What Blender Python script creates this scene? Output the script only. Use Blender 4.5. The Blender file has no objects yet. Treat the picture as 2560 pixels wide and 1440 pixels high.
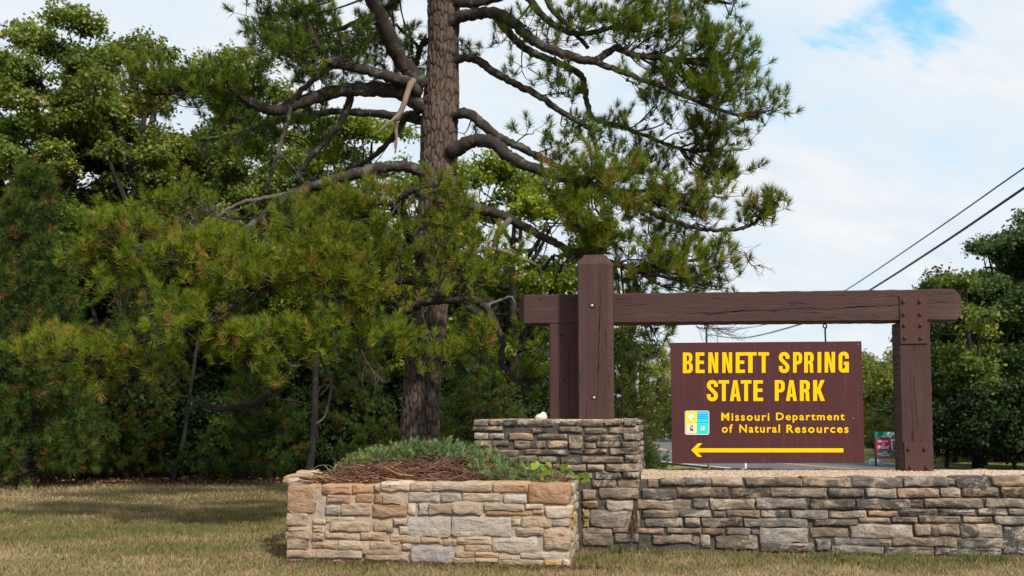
import bpy, math, random
import numpy as np
from mathutils import Vector, Matrix, geometry

rng = np.random.default_rng(7)
random.seed(7)
SC = bpy.context.scene
COL = SC.collection

# ------------------------------------------------------------------ camera
EYE = 1.45
PITCH = math.radians(7.21)
FPX = 2560 * 35 / 36
cam_d = bpy.data.cameras.new("camera")
cam_d.lens = 35
cam_d.sensor_width = 36
cam_d.clip_start = 0.05
cam_d.clip_end = 3000
cam_d.dof.use_dof = True
cam_d.dof.focus_distance = 11.2
cam_d.dof.aperture_fstop = 2.2
cam = bpy.data.objects.new("camera", cam_d)
cam.location = (0, 0, EYE)
cam.rotation_euler = (math.radians(90) + PITCH, 0, 0)
COL.objects.link(cam)
SC.camera = cam

# ------------------------------------------------------------------ sky, sun, exposure
SUN = Vector((0.46, -0.80, 0.80)).normalized()
SUN_EL = math.asin(SUN.z)
SUN_ROT = math.atan2(SUN.x, SUN.y)
sun_d = bpy.data.lights.new("sun", 'SUN')
sun_d.energy = 3.7
sun_d.angle = math.radians(3.0)
sun_d.color = (1.0, 0.93, 0.82)
sun = bpy.data.objects.new("sun", sun_d)
sun.rotation_euler = SUN.to_track_quat('Z', 'Y').to_euler()
sun.location = (30, -30, 40)
COL.objects.link(sun)
SC.view_settings.view_transform = 'Standard'
SC.view_settings.look = 'None'
SC.view_settings.exposure = 0.45
SC.view_settings.gamma = 1.0
SC.view_settings.use_curve_mapping = False
SC.cycles.max_bounces = 8
SC.cycles.transparent_max_bounces = 8
SC.cycles.use_denoising = True


class NT:
    """small wrapper for building node trees"""
    def __init__(self, tree):
        self.t = tree
        self.t.nodes.clear()

    def n(self, typ, ins=None, **kw):
        nd = self.t.nodes.new(typ)
        for k, v in kw.items():
            setattr(nd, k, v)
        for k, v in (ins or {}).items():
            if isinstance(v, bpy.types.NodeSocket):
                self.t.links.new(v, nd.inputs[k])
            else:
                nd.inputs[k].default_value = v
        return nd

    def noise(self, vec, scale, detail=4, rough=0.55, dist=0.0):
        return self.n('ShaderNodeTexNoise', {'Vector': vec, 'Scale': scale, 'Detail': detail, 'Roughness': rough, 'Distortion': dist}).outputs['Fac']

    def ramp(self, fac, stops, interp='LINEAR'):
        r = self.n('ShaderNodeValToRGB', {'Fac': fac})
        r.color_ramp.interpolation = interp
        e = r.color_ramp.elements
        while len(e) > 1:
            e.remove(e[-1])
        for i, (p, c) in enumerate(stops):
            el = e[0] if i == 0 else e.new(p)
            el.position = p
            el.color = (*c, 1) if not isinstance(c, (int, float)) else (c, c, c, 1)
        return r.outputs['Color']

    def mix(self, fac, a, b, blend='MIX'):
        m = self.n('ShaderNodeMix', data_type='RGBA', blend_type=blend)
        for idx, v in ((0, fac), (6, a), (7, b)):
            if isinstance(v, bpy.types.NodeSocket):
                self.t.links.new(v, m.inputs[idx])
            else:
                m.inputs[idx].default_value = v if idx == 0 else (*v, 1) if len(v) == 3 else v
        return m.outputs[2]

    def math(self, op, a, b=0.0, clamp=False):
        m = self.n('ShaderNodeMath', {0: a, 1: b}, operation=op)
        m.use_clamp = clamp
        return m.outputs[0]

    def vmath(self, op, a, b=(0, 0, 0)):
        m = self.n('ShaderNodeVectorMath', {0: a, 1: b}, operation=op)
        return m.outputs['Value'] if op in ('DISTANCE', 'LENGTH', 'DOT_PRODUCT') else m.outputs[0]

    def mapping(self, vec, scale=(1, 1, 1), rot=(0, 0, 0), loc=(0, 0, 0)):
        return self.n('ShaderNodeMapping', {'Vector': vec, 'Scale': scale, 'Rotation': rot, 'Location': loc}).outputs[0]


def pix_dir(px, py):
    u = (px - 1280) / FPX
    v = (720 - py) / FPX
    return Vector((u, math.cos(PITCH) - v * math.sin(PITCH), math.sin(PITCH) + v * math.cos(PITCH)))


world = bpy.data.worlds.new("World")
SC.world = world
world.use_nodes = True
w = NT(world.node_tree)
tc = w.n('ShaderNodeTexCoord').outputs['Generated']
sky = w.n('ShaderNodeTexSky', sky_type='NISHITA', sun_disc=False, sun_elevation=SUN_EL, sun_rotation=SUN_ROT, air_density=1.0, dust_density=0.6, ozone_density=1.0)
skyc = w.mix(1.0, sky.outputs[0], (0.95, 2.0, 2.1), 'MULTIPLY')
# cloud deck: project the direction on a plane high above, so that the clouds foreshorten towards the horizon
sep = w.n('ShaderNodeSeparateXYZ', {0: tc})
zz = w.math('ADD', w.math('MAXIMUM', sep.outputs[2], 0.0), 0.22)
comb = w.n('ShaderNodeCombineXYZ', {0: w.math('DIVIDE', sep.outputs[0], zz), 1: w.math('DIVIDE', sep.outputs[1], zz), 2: 0.0}).outputs[0]
rotv = w.mapping(comb, rot=(0, 0, math.radians(-35)))
cn = w.noise(w.mapping(rotv, scale=(0.9, 1.9, 1), loc=(3.1, 1.7, 0)), 1.5, 7, 0.58, 0.35)
fine = w.noise(w.mapping(rotv, scale=(1.0, 2.6, 1)), 3.2, 6, 0.6, 0.2)
hole_dir = pix_dir(2262, 10).normalized()
warp = w.noise(w.mapping(rotv, scale=(1, 2, 1)), 2.6, 5, 0.6)
hd = w.vmath('DISTANCE', w.vmath('MULTIPLY', tc, (0.8, 0.8, 1.0)), Vector((hole_dir.x * .8, hole_dir.y * .8, hole_dir.z)))
hd = w.math('ADD', hd, w.math('MULTIPLY', w.math('SUBTRACT', warp, 0.5), 0.22))
hole = w.ramp(hd, [(0.026, 1.0), (0.062, 0.0)], 'EASE')
thin = w.ramp(cn, [(0.28, 1.0), (0.42, 0.0)])
cover = w.math('SUBTRACT', 1.0, w.math('MAXIMUM', w.math('MULTIPLY', hole, 0.88), w.math('MULTIPLY', thin, 0.22)), True)
cl_col = w.ramp(fine, [(0.30, (5.5, 6.2, 6.9)), (0.50, (6.3, 6.6, 6.9)), (0.75, (7.0, 7.05, 7.05))])
cl_col = w.mix(w.ramp(cn, [(0.38, 1.0), (0.60, 0.0)]), cl_col, (5.5, 6.3, 7.0))
sk = w.mix(cover, skyc, cl_col)
bg = w.n('ShaderNodeBackground', {'Color': sk, 'Strength': 0.10})
w.n('ShaderNodeOutputWorld', {'Surface': bg.outputs[0]})


# ------------------------------------------------------------------ geometry helpers
def unproj(px, py, Y):
    d = pix_dir(px, py)
    t = Y / d.y
    return Vector((d.x * t, Y, EYE + d.z * t))


def ground_at(px, py, z=0.0):
    d = pix_dir(px, py)
    t = (z - EYE) / d.z
    return Vector((d.x * t, d.y * t, z))


class Frame:
    """vertical plane facing the camera side, turned by yaw about a reference point"""
    def __init__(self, px, Y, yaw):
        a = math.radians(yaw)
        q = unproj(px, 1035, Y)
        self.q = Vector((q.x, q.y, 0))
        self.ex = Vector((math.cos(a), -math.sin(a), 0))
        self.n = Vector((-math.sin(a), -math.cos(a), 0))

    def uz(self, px, py, off=0.0):
        d = pix_dir(px, py)
        q = self.q + self.n * off
        c = Vector((0, 0, EYE))
        t = (q - c).dot(self.n) / d.dot(self.n)
        p = c + d * t
        return (p - self.q).dot(self.ex), p.z

    def pt(self, u, z, d=0.0):
        return self.q + self.ex * u + self.n * d + Vector((0, 0, z))


ORIG = {}


def add_mesh(name, V, F, mat=None, parent=None, origin=None, smooth=False, tint=None, kind=None, label=None, color=None):
    """V: world coordinates (n,3); F: (m,k) array or list of tuples; linked as one object whose origin is its own base"""
    V = np.asarray(V, dtype=np.float32).reshape(-1, 3)
    if origin is None:
        if parent is not None and len(V) > 4000:
            origin = ORIG[parent.name]
        else:
            lo, hi = V.min(0), V.max(0)
            origin = np.array([(lo[0] + hi[0]) / 2, (lo[1] + hi[1]) / 2, lo[2]])
    origin = np.asarray(origin, dtype=np.float64)
    me = bpy.data.meshes.new(name)
    L = (V - origin).astype(np.float32)
    if isinstance(F, np.ndarray):
        m, k = F.shape
        me.vertices.add(len(L))
        me.vertices.foreach_set('co', L.ravel())
        me.loops.add(m * k)
        me.loops.foreach_set('vertex_index', F.astype(np.int32).ravel())
        me.polygons.add(m)
        me.polygons.foreach_set('loop_start', np.arange(0, m * k, k, dtype=np.int32))
        me.update(calc_edges=True)
    else:
        me.from_pydata([tuple(map(float, v)) for v in L], [], F)
        me.update()
    if smooth:
        me.polygons.foreach_set('use_smooth', np.ones(len(me.polygons), dtype=bool))
    if tint is not None:
        at = me.attributes.new('tint', 'FLOAT', 'POINT' if len(tint) == len(L) else 'FACE')
        at.data.foreach_set('value', np.asarray(tint, dtype=np.float32))
    if mat:
        me.materials.append(mat)
    o = bpy.data.objects.new(name, me)
    COL.objects.link(o)
    ORIG[o.name] = origin
    if parent is not None:
        o.parent = parent
        o.location = Vector(origin - ORIG[parent.name])
    else:
        o.location = Vector(origin)
    if kind:
        o['kind'] = kind
    if label:
        o['label'] = label
    if color is not None:
        o.color = (*color, 1)
    return o


def thing(name, loc, label, cat, group=None):
    o = bpy.data.objects.new(name, None)
    o.empty_display_size = 0.2
    o.location = loc
    COL.objects.link(o)
    ORIG[o.name] = np.array(loc, dtype=np.float64)
    o['label'] = label
    o['category'] = cat
    if group:
        o['group'] = group
    return o


def tag(o, label=None, cat=None, group=None, kind=None):
    for k, v in (('label', label), ('category', cat), ('group', group), ('kind', kind)):
        if v:
            o[k] = v
    return o


def box_vf(x0, y0, z0, x1, y1, z1):
    V = [(x, y, z) for x in (x0, x1) for y in (y0, y1) for z in (z0, z1)]
    F = [(0, 1, 3, 2), (4, 6, 7, 5), (0, 4, 5, 1), (2, 3, 7, 6), (0, 2, 6, 4), (1, 5, 7, 3)]
    return V, F


def catmull(P, n):
    P = np.asarray(P, dtype=float)
    Q = np.vstack([2 * P[0] - P[1], P, 2 * P[-1] - P[-2]])
    out = []
    for i in range(1, len(Q) - 2):
        p0, p1, p2, p3 = Q[i - 1], Q[i], Q[i + 1], Q[i + 2]
        for t in np.linspace(0, 1, n, endpoint=False):
            out.append(0.5 * (2 * p1 + (p2 - p0) * t + (2 * p0 - 5 * p1 + 4 * p2 - p3) * t * t + (3 * p1 - p0 - 3 * p2 + p3) * t ** 3))
    out.append(Q[-2])
    return np.array(out)


class Tubes:
    def __init__(self):
        self.V, self.F, self.n = [], [], 0

    def add(self, P, R, k=6, rough=0.0):
        P = np.asarray(P, dtype=float)
        m = len(P)
        R = np.array(np.broadcast_to(np.asarray(R, dtype=float), (m,)))
        if R.max() > .012:
            P = np.vstack([P[:1], P, P[-1:]])
            P[0] -= (P[2] - P[1]) * .02
            P[-1] += (P[-2] - P[-3]) * .02
            R = np.concatenate([[R[0] * .05], R, [R[-1] * .05]])
            m += 2
        T = np.gradient(P, axis=0)
        T /= np.linalg.norm(T, axis=1)[:, None] + 1e-9
        ref = np.array([0.31, 0.22, 0.92]) if abs(T[:, 2]).mean() < 0.8 else np.array([0.9, 0.3, 0.1])
        A = np.cross(T, ref)
        A /= np.linalg.norm(A, axis=1)[:, None] + 1e-9
        B = np.cross(T, A)
        th = np.linspace(0, 2 * math.pi, k, endpoint=False)
        rad = R[:, None] * (1 + rough * rng.normal(size=(m, k)))
        ring = P[:, None, :] + rad[:, :, None] * (A[:, None, :] * np.cos(th)[None, :, None] + B[:, None, :] * np.sin(th)[None, :, None])
        self.V.append(ring.reshape(-1, 3))
        i = np.arange(m - 1)[:, None] * k + np.arange(k)[None, :]
        j = np.arange(m - 1)[:, None] * k + (np.arange(k)[None, :] + 1) % k
        f = np.stack([i, j, j + k, i + k], -1).reshape(-1, 4) + self.n
        self.F.append(f)
        self.n += m * k

    def get(self):
        return np.vstack(self.V), np.vstack(self.F)


# ------------------------------------------------------------------ materials
def new_mat(name):
    m = bpy.data.materials.new(name)
    m.use_nodes = True
    return m, NT(m.node_tree)


def finish(t, color, rough=0.8, bump=None, bstr=0.5, bdist=0.02, spec=0.3, metal=0.0, coat=0.0):
    ins = {'Base Color': color, 'Roughness': rough, 'Specular IOR Level': spec, 'Metallic': metal}
    if coat:
        ins['Coat Weight'] = coat
    if bump is not None:
        ins['Normal'] = t.n('ShaderNodeBump', {'Height': bump, 'Strength': bstr, 'Distance': bdist}).outputs[0]
    b = t.n('ShaderNodeBsdfPrincipled', ins)
    t.n('ShaderNodeOutputMaterial', {'Surface': b.outputs[0]})
    return b


def flat(name, c, rough=0.6, spec=0.3, metal=0.0, var=0.06):
    m, t = new_mat(name)
    g = t.n('ShaderNodeNewGeometry').outputs['Position']
    nz = t.noise(g, 14, 3)
    col = t.mix(nz, tuple(x * (1 - var) for x in c), tuple(min(1, x * (1 + var)) for x in c))
    finish(t, col, rough, spec=spec, metal=metal)
    return m


def foliage_mat(name, stops, trans=0.3, rough=0.55, spec=0.25):
    """colour by the tint value stored on each leaf or needle"""
    m, t = new_mat(name)
    a = t.n('ShaderNodeAttribute', attribute_name='tint').outputs['Fac']
    col = t.ramp(a, stops)
    oi = t.n('ShaderNodeObjectInfo').outputs['Random']
    col = t.n('ShaderNodeHueSaturation', {'Hue': t.math('ADD', 0.49, t.math('MULTIPLY', oi, 0.02)), 'Saturation': 1.0, 'Value': t.math('ADD', 0.88, t.math('MULTIPLY', oi, 0.24)), 'Color': col}).outputs[0]
    b = t.n('ShaderNodeBsdfPrincipled', {'Base Color': col, 'Roughness': rough, 'Specular IOR Level': spec})
    tr = t.n('ShaderNodeBsdfTranslucent', {'Color': t.mix(0.5, col, (0.9, 1.0, 0.25), 'MULTIPLY')})
    mx = t.n('ShaderNodeMixShader', {0: trans, 1: b.outputs[0], 2: tr.outputs[0]})
    t.n('ShaderNodeOutputMaterial', {'Surface': mx.outputs[0]})
    return m


def stone_mat():
    m, t = new_mat("sandstone")
    pos = t.n('ShaderNodeNewGeometry').outputs['Position']
    oi = t.n('ShaderNodeObjectInfo')
    off = t.n('ShaderNodeVectorMath', {0: pos, 1: t.n('ShaderNodeCombineXYZ', {0: t.math('MULTIPLY', oi.outputs['Random'], 40.0), 1: 0.0, 2: t.math('MULTIPLY', oi.outputs['Random'], 23.0)}).outputs[0]}, operation='ADD').outputs[0]
    big = t.noise(off, 7, 5, 0.6, 0.4)
    strata = t.noise(t.mapping(off, scale=(1, 1, 2.6)), 9, 6, 0.7, 0.8)
    grain = t.noise(off, 160, 2, 0.6)
    chip = t.n('ShaderNodeTexVoronoi', {'Vector': t.mapping(off, scale=(1, 1, 1.8)), 'Scale': 8.0}, feature='SMOOTH_F1').outputs['Distance']
    base = oi.outputs['Color']
    c = t.mix(t.ramp(big, [(0.35, 0.0), (0.68, 1.0)]), base, t.mix(0.6, base, (0.55, 0.42, 0.30), 'MIX'))
    c = t.mix(t.ramp(strata, [(0.36, 0.25), (0.52, 0.0)]), c, t.mix(1.0, c, (0.62, 0.55, 0.50), 'MULTIPLY'))
    c = t.mix(t.math('MULTIPLY', t.ramp(grain, [(0.3, 1.0), (0.7, 0.0)]), 0.30), c, t.mix(1.0, c, (0.55, 0.5, 0.48), 'MULTIPLY'))
    # grey and black crusts of lichen on the weathered stones (amount: alpha of the piece colour is not used; noise in place)
    stain = t.noise(t.mapping(pos, scale=(1, 1, 1.6)), 4.2, 7, 0.75, 0.8)
    amt = t.n('ShaderNodeAttribute', attribute_name='weather', attribute_type='OBJECT').outputs['Fac']
    sm = t.math('MULTIPLY', t.ramp(stain, [(0.43, 0.0), (0.53, 1.0)]), amt)
    c = t.mix(sm, c, (0.060, 0.054, 0.049))
    pale = t.noise(off, 5.0, 5, 0.65, 0.5)
    c = t.mix(t.math('MULTIPLY', t.ramp(pale, [(0.60, 0.0), (0.70, 1.0)]), 0.35), c, (0.62, 0.58, 0.52))
    h = t.math('ADD', t.math('MULTIPLY', strata, 1.0), t.math('ADD', t.math('ADD', t.math('MULTIPLY', big, 1.6), t.math('MULTIPLY', chip, 0.75)), t.math('MULTIPLY', grain, 0.16)))
    finish(t, c, 0.9, h, 1.0, 0.03, 0.15)
    return m


def mortar_mat(name, c, stain):
    m, t = new_mat(name)
    pos = t.n('ShaderNodeNewGeometry').outputs['Position']
    a = t.noise(pos, 18, 6, 0.7)
    b = t.noise(pos, 120, 2, 0.5)
    col = t.mix(a, tuple(x * 0.7 for x in c), tuple(x * 1.2 for x in c))
    s = t.noise(t.mapping(pos, scale=(1, 1, 1.5)), 3.5, 6, 0.7, 0.6)
    col = t.mix(t.math('MULTIPLY', t.ramp(s, [(0.40, 0.0), (0.58, 1.0)]), stain), col, (0.07, 0.065, 0.06))
    finish(t, col, 0.95, t.math('ADD', a, t.math('MULTIPLY', b, 0.35)), 1.0, 0.02, 0.1)
    return m


def wood_mat(name, axis, c):
    m, t = new_mat(name)
    pos = t.n('ShaderNodeNewGeometry').outputs['Position']
    sc = (0.55, 5, 9) if axis == 'u' else (9, 5, 0.45)
    v = t.mapping(pos, scale=sc)
    g = t.noise(v, 3.0, 7, 0.7, 0.8)
    fine = t.noise(v, 14.0, 4, 0.65)
    blot = t.noise(pos, 2.5, 4, 0.6)
    col = t.mix(blot, tuple(x * 0.78 for x in c), tuple(x * 1.22 for x in c))
    fade = t.noise(t.mapping(pos, scale=tuple(x * .25 for x in sc)), 2.2, 6, 0.7, 0.5)
    col = t.mix(t.math('MULTIPLY', t.ramp(fade, [(0.52, 0.0), (0.70, 1.0)]), 0.45), col, (0.10, 0.062, 0.056))
    chk = t.ramp(t.noise(t.mapping(pos, scale=tuple(x * 0.7 for x in sc)), 5.0, 3, 0.5, 0.3), [(0.30, 0.0), (0.36, 1.0)])
    col = t.mix(t.math('MULTIPLY', t.math('SUBTRACT', 1.0, chk), 0.55), col, (0.02, 0.012, 0.012))
    h = t.math('ADD', t.math('ADD', g, t.math('MULTIPLY', fine, 0.4)), t.math('MULTIPLY', chk, 1.2))
    finish(t, col, 0.6, h, 0.8, 0.009, 0.2)
    return m


M = {}
M['stone'] = stone_mat()
M['mortar_tan'] = mortar_mat('mortar_tan', (0.43, 0.345, 0.27), 0.12)
M['mortar_grey'] = mortar_mat('mortar_grey', (0.105, 0.09, 0.076), 0.9)
BROWN = (0.056, 0.0275, 0.026)
M['wood_u'] = wood_mat('painted_beam_wood', 'u', BROWN)
M['wood_z'] = wood_mat('painted_post_wood', 'z', BROWN)
M['steel'] = flat('painted_steel', (0.066, 0.030, 0.027), 0.5, 0.2, var=.2)
M['galv'] = flat('galvanised_bolt', (0.45, 0.45, 0.46), 0.35, 0.5, 0.7)
M['hole'] = flat('drill_hole', (0.015, 0.01, 0.01), 0.9)
M['iron'] = flat('dark_iron', (0.05, 0.03, 0.035), 0.5, 0.4, 0.4)


def panel_mat():
    m, t = new_mat('sign_panel_paint')
    pos = t.n('ShaderNodeNewGeometry').outputs['Position']
    a = t.noise(pos, 1.6, 4, 0.6)
    col = t.mix(a, (0.056, 0.016, 0.017), (0.072, 0.023, 0.024))
    drip = t.noise(t.mapping(pos, scale=(14, 14, 0.7)), 2.0, 4, 0.6)
    col = t.mix(t.math('MULTIPLY', t.ramp(drip, [(0.52, 0.0), (0.72, 1.0)]), 0.35), col, (0.115, 0.055, 0.055))
    scr = t.noise(t.mapping(pos, scale=(6, 6, 0.8), rot=(0, 0.5, 0)), 4.0, 5, 0.7)
    col = t.mix(t.math('MULTIPLY', t.ramp(scr, [(0.66, 0.0), (0.74, 1.0)]), 0.3), col, (0.22, 0.15, 0.15))
    finish(t, col, 0.35, t.noise(pos, 3, 3), 0.05, 0.01, 0.28)
    return m


M['panel'] = panel_mat()
M['yellow'] = flat('yellow_vinyl', (0.90, 0.50, 0.0), 0.45, 0.12, var=0.03)


def bark_mat(name, plate, furrow, lichen, lam):
    m, t = new_mat(name)
    pos = t.n('ShaderNodeNewGeometry').outputs['Position']
    a = t.n('ShaderNodeAttribute', attribute_name='tint').outputs['Fac']
    v = t.mapping(pos, scale=(1, 1, 0.35))
    n1 = t.noise(v, 22, 5, 0.65, 0.4)
    n2 = t.noise(v, 7, 4, 0.6)
    c = t.mix(n1, tuple(x * 0.65 for x in plate), tuple(x * 1.35 for x in plate))
    c = t.mix(t.ramp(n2, [(0.42, 0.0), (0.6, 0.65)]), c, tuple(x * y for x, y in zip(plate, (0.85, 0.95, 1.05))))
    c = t.mix(t.math('MULTIPLY', a, 0.9), c, furrow)
    li = t.noise(pos, 6.5, 6, 0.7, 0.5)
    c = t.mix(t.math('MULTIPLY', t.ramp(li, [(0.53, 0.0), (0.60, 1.0)]), lam), c, lichen)
    h = t.math('ADD', n1, t.math('MULTIPLY', t.noise(v, 55, 3, 0.6), 0.4))
    finish(t, c, 0.92, h, 1.0, 0.02, 0.1)
    return m


M['bark'] = bark_mat('pine_bark', (0.118, 0.080, 0.064), (0.022, 0.019, 0.018), (0.18, 0.17, 0.15), 0.35)
M['limb'] = bark_mat('limb_bark', (0.044, 0.034, 0.029), (0.04, 0.033, 0.03), (0.16, 0.165, 0.145), 0.5)
M['deadwood'] = bark_mat('bare_dead_wood', (0.22, 0.155, 0.11), (0.11, 0.08, 0.055), (0.3, 0.26, 0.22), 0.3)
M['twig'] = bark_mat('dry_twig', (0.12, 0.095, 0.085), (0.09, 0.07, 0.06), (0.2, 0.19, 0.17), 0.4)
M['oakbark'] = bark_mat('oak_bark', (0.030, 0.025, 0.022), (0.022, 0.018, 0.015), (0.10, 0.10, 0.085), 0.25)
M['needle'] = foliage_mat('pine_needles', [(0.0, (0.036, 0.070, 0.012)), (0.35, (0.100, 0.160, 0.012)), (0.62, (0.205, 0.245, 0.018)), (0.84, (0.27, 0.255, 0.035)), (1.0, (0.34, 0.16, 0.06))], 0.42, 0.5, 0.2)
M['needle_young'] = foliage_mat('young_pine_needles', [(0.0, (0.016, 0.042, 0.010)), (0.55, (0.046, 0.092, 0.018)), (0.85, (0.10, 0.150, 0.022)), (1.0, (0.18, 0.09, 0.035))], 0.28, 0.55, 0.15)
M['oak'] = foliage_mat('oak_leaves', [(0.0, (0.050, 0.090, 0.016)), (0.40, (0.115, 0.165, 0.026)), (0.70, (0.205, 0.235, 0.040)), (0.90, (0.36, 0.31, 0.04)), (1.0, (0.46, 0.28, 0.03))], 0.42, 0.45, 0.3)
M['oak_dark'] = foliage_mat('dark_oak_leaves', [(0.0, (0.018, 0.042, 0.012)), (0.5, (0.052, 0.096, 0.024)), (0.85, (0.11, 0.155, 0.040)), (1.0, (0.17, 0.19, 0.05))], 0.33, 0.5, 0.22)
M['understory'] = foliage_mat('understory_shade_leaves', [(0.0, (0.012, 0.028, 0.008)), (0.6, (0.030, 0.055, 0.014)), (1.0, (0.08, 0.10, 0.03))], 0.2, 0.55, 0.15)  # leaf colours darkened to carry the deep shade of the wood
M['maple'] = foliage_mat('yellowing_leaves', [(0.0, (0.060, 0.110, 0.010)), (0.42, (0.15, 0.22, 0.014)), (0.80, (0.30, 0.32, 0.016)), (0.93, (0.50, 0.34, 0.02)), (1.0, (0.50, 0.20, 0.03))], 0.45, 0.4, 0.35)
M['brush'] = foliage_mat('pale_brush_leaves', [(0.0, (0.09, 0.12, 0.02)), (0.55, (0.21, 0.24, 0.04)), (1.0, (0.38, 0.33, 0.07))], 0.42, 0.5, 0.3)
M['juniper'] = foliage_mat('juniper_sprays', [(0.0, (0.050, 0.105, 0.030)), (0.40, (0.13, 0.22, 0.075)), (0.70, (0.25, 0.36, 0.17)), (0.86, (0.28, 0.36, 0.05)), (1.0, (0.45, 0.20, 0.07))], 0.2, 0.6, 0.2)
M['grass'] = foliage_mat('dry_grass', [(0.0, (0.075, 0.105, 0.022)), (0.32, (0.145, 0.150, 0.045)), (0.60, (0.225, 0.175, 0.080)), (0.85, (0.28, 0.19, 0.108)), (1.0, (0.46, 0.35, 0.21))], 0.25, 0.6, 0.2)
M['weed'] = foliage_mat('green_grass', [(0.0, (0.04, 0.085, 0.02)), (0.7, (0.09, 0.14, 0.03)), (1.0, (0.25, 0.22, 0.09))], 0.3, 0.5, 0.3)
M['vine'] = foliage_mat('vine_leaves', [(0.0, (0.09, 0.17, 0.02)), (0.7, (0.17, 0.26, 0.025)), (1.0, (0.30, 0.30, 0.03))], 0.4, 0.4, 0.35)
M['litter'] = foliage_mat('leaf_litter', [(0.0, (0.055, 0.03, 0.022)), (0.6, (0.13, 0.07, 0.045)), (1.0, (0.30, 0.18, 0.10))], 0.1, 0.8, 0.1)
M['rot'] = foliage_mat('dead_juniper_twigs', [(0.0, (0.050, 0.024, 0.018)), (0.6, (0.125, 0.058, 0.042)), (0.9, (0.22, 0.12, 0.085)), (1.0, (0.45, 0.22, 0.06))], 0.0, 0.8, 0.15)


def ground_mat():
    m, t = new_mat('lawn_soil')
    pos = t.n('ShaderNodeNewGeometry').outputs['Position']
    p = t.noise(t.mapping(pos, scale=(0.45, 1, 1)), 0.55, 5, 0.6, 0.3)
    q = t.noise(pos, 3.0, 5, 0.7)
    f = t.noise(pos, 70, 3, 0.7)
    c = t.ramp(p, [(0.32, (0.21, 0.145, 0.085)), (0.50, (0.175, 0.135, 0.065)), (0.62, (0.125, 0.125, 0.045))])
    c = t.mix(t.ramp(q, [(0.5, 0.0), (0.72, 0.7)]), c, (0.19, 0.135, 0.08))
    c = t.mix(t.math('MULTIPLY', f, 0.6), c, t.mix(1.0, c, (0.5, 0.48, 0.42), 'MULTIPLY'))
    far_g = t.ramp(t.math('DIVIDE', t.vmath('LENGTH', pos), 100.0), [(0.205, 0.0), (0.24, 1.0)])
    sx = t.n('ShaderNodeSeparateXYZ', {0: pos}).outputs[0]
    far_g = t.math('MULTIPLY', far_g, t.ramp(t.math('DIVIDE', sx, 20.0), [(0.10, 0.0), (0.2, 1.0)]))
    c = t.mix(far_g, c, t.mix(q, (0.15, 0.18, 0.045), (0.24, 0.235, 0.08)))
    # mown field far off: straw coloured
    d = t.vmath('LENGTH', pos)
    c = t.mix(t.ramp(t.math('DIVIDE', d, 100.0), [(0.50, 0.0), (0.56, 1.0)]), c, t.mix(q, (0.24, 0.155, 0.085), (0.34, 0.22, 0.12)))
    finish(t, c, 0.95, t.math('ADD', f, q), 0.8, 0.03, 0.1)
    return m


M['ground'] = ground_mat()


def asphalt_mat():
    m, t = new_mat('asphalt')
    pos = t.n('ShaderNodeNewGeometry').outputs['Position']
    f = t.noise(pos, 40, 3, 0.7)
    c = t.mix(f, (0.085, 0.088, 0.10), (0.13, 0.132, 0.145))
    finish(t, c, 0.85, f, 0.4, 0.01, 0.2)
    return m


M['asphalt'] = asphalt_mat()
M['white'] = flat('white_paint', (0.74, 0.75, 0.78), 0.5)
M['road_yellow'] = flat('road_yellow', (0.62, 0.36, 0.12), 0.6)


def gravel_mat():
    m, t = new_mat('pea_gravel')
    pos = t.n('ShaderNodeNewGeometry').outputs['Position']
    oi = t.n('ShaderNodeAttribute', attribute_name='tint').outputs['Fac']
    v = t.n('ShaderNodeTexVoronoi', {'Vector': pos, 'Scale': 60.0})
    s = t.n('ShaderNodeSeparateColor', {0: v.outputs['Color']}).outputs[0]
    mixv = t.math('FRACT', t.math('ADD', s, oi))
    c = t.ramp(mixv, [(0.0, (0.24, 0.16, 0.11)), (0.3, (0.44, 0.31, 0.21)), (0.7, (0.56, 0.42, 0.30)), (1.0, (0.68, 0.57, 0.46))])
    finish(t, c, 0.8, v.outputs['Distance'], 0.8, 0.012, 0.2)
    return m


M['gravel'] = gravel_mat()
M['cable'] = flat('cable_sheath', (0.012, 0.018, 0.055), 0.5, 0.3)
M['pole'] = flat('weathered_pole', (0.42, 0.40, 0.38), 0.9)
M['polebrown'] = flat('brown_wood_post', (0.20, 0.12, 0.08), 0.9)
M['cream_rock'] = flat('cream_rock', (0.66, 0.60, 0.52), 0.9, var=0.2)

# ------------------------------------------------------------------ ground, road
def polar_ground():
    rs = np.concatenate([[0.0], np.geomspace(1.5, 1200, 60)])
    k = 72
    th = np.linspace(0, 2 * math.pi, k, endpoint=False)
    V = np.array([(r * math.cos(a), r * math.sin(a) + 6, 0.0) for r in rs for a in th])
    i = np.arange(len(rs) - 1)[:, None] * k + np.arange(k)
    j = np.arange(len(rs) - 1)[:, None] * k + (np.arange(k) + 1) % k
    F = np.stack([i, j, j + k, i + k], -1).reshape(-1, 4)
    rr = np.hypot(V[:, 0], V[:, 1])
    V[:, 2] = np.where(rr < 60, 0.012 * np.sin(V[:, 0] * 1.7) * np.cos(V[:, 1] * 1.3), 0) - 0.01
    # the fields rise gently far away
    V[:, 2] += np.clip((V[:, 1] - 75) / 200, 0, 3) ** 1.3 * 3.0
    return V, F


V, F = polar_ground()
g = add_mesh('ground', V, F, M['ground'], origin=(0, 0, 0))
tag(g, kind='structure')

road_c = [ground_at(1600, 1108), ground_at(1640, 1122), ground_at(1677, 1129.5), ground_at(1800, 1147), ground_at(2000, 1165), ground_at(2200, 1180), ground_at(2600, 1205)]
road_c = [road_c[0] + Vector((-1.5, 16, 0)), road_c[0] + Vector((-.3, 6, 0))] + road_c
RC = catmull([tuple(p) for p in road_c], 10)


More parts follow.
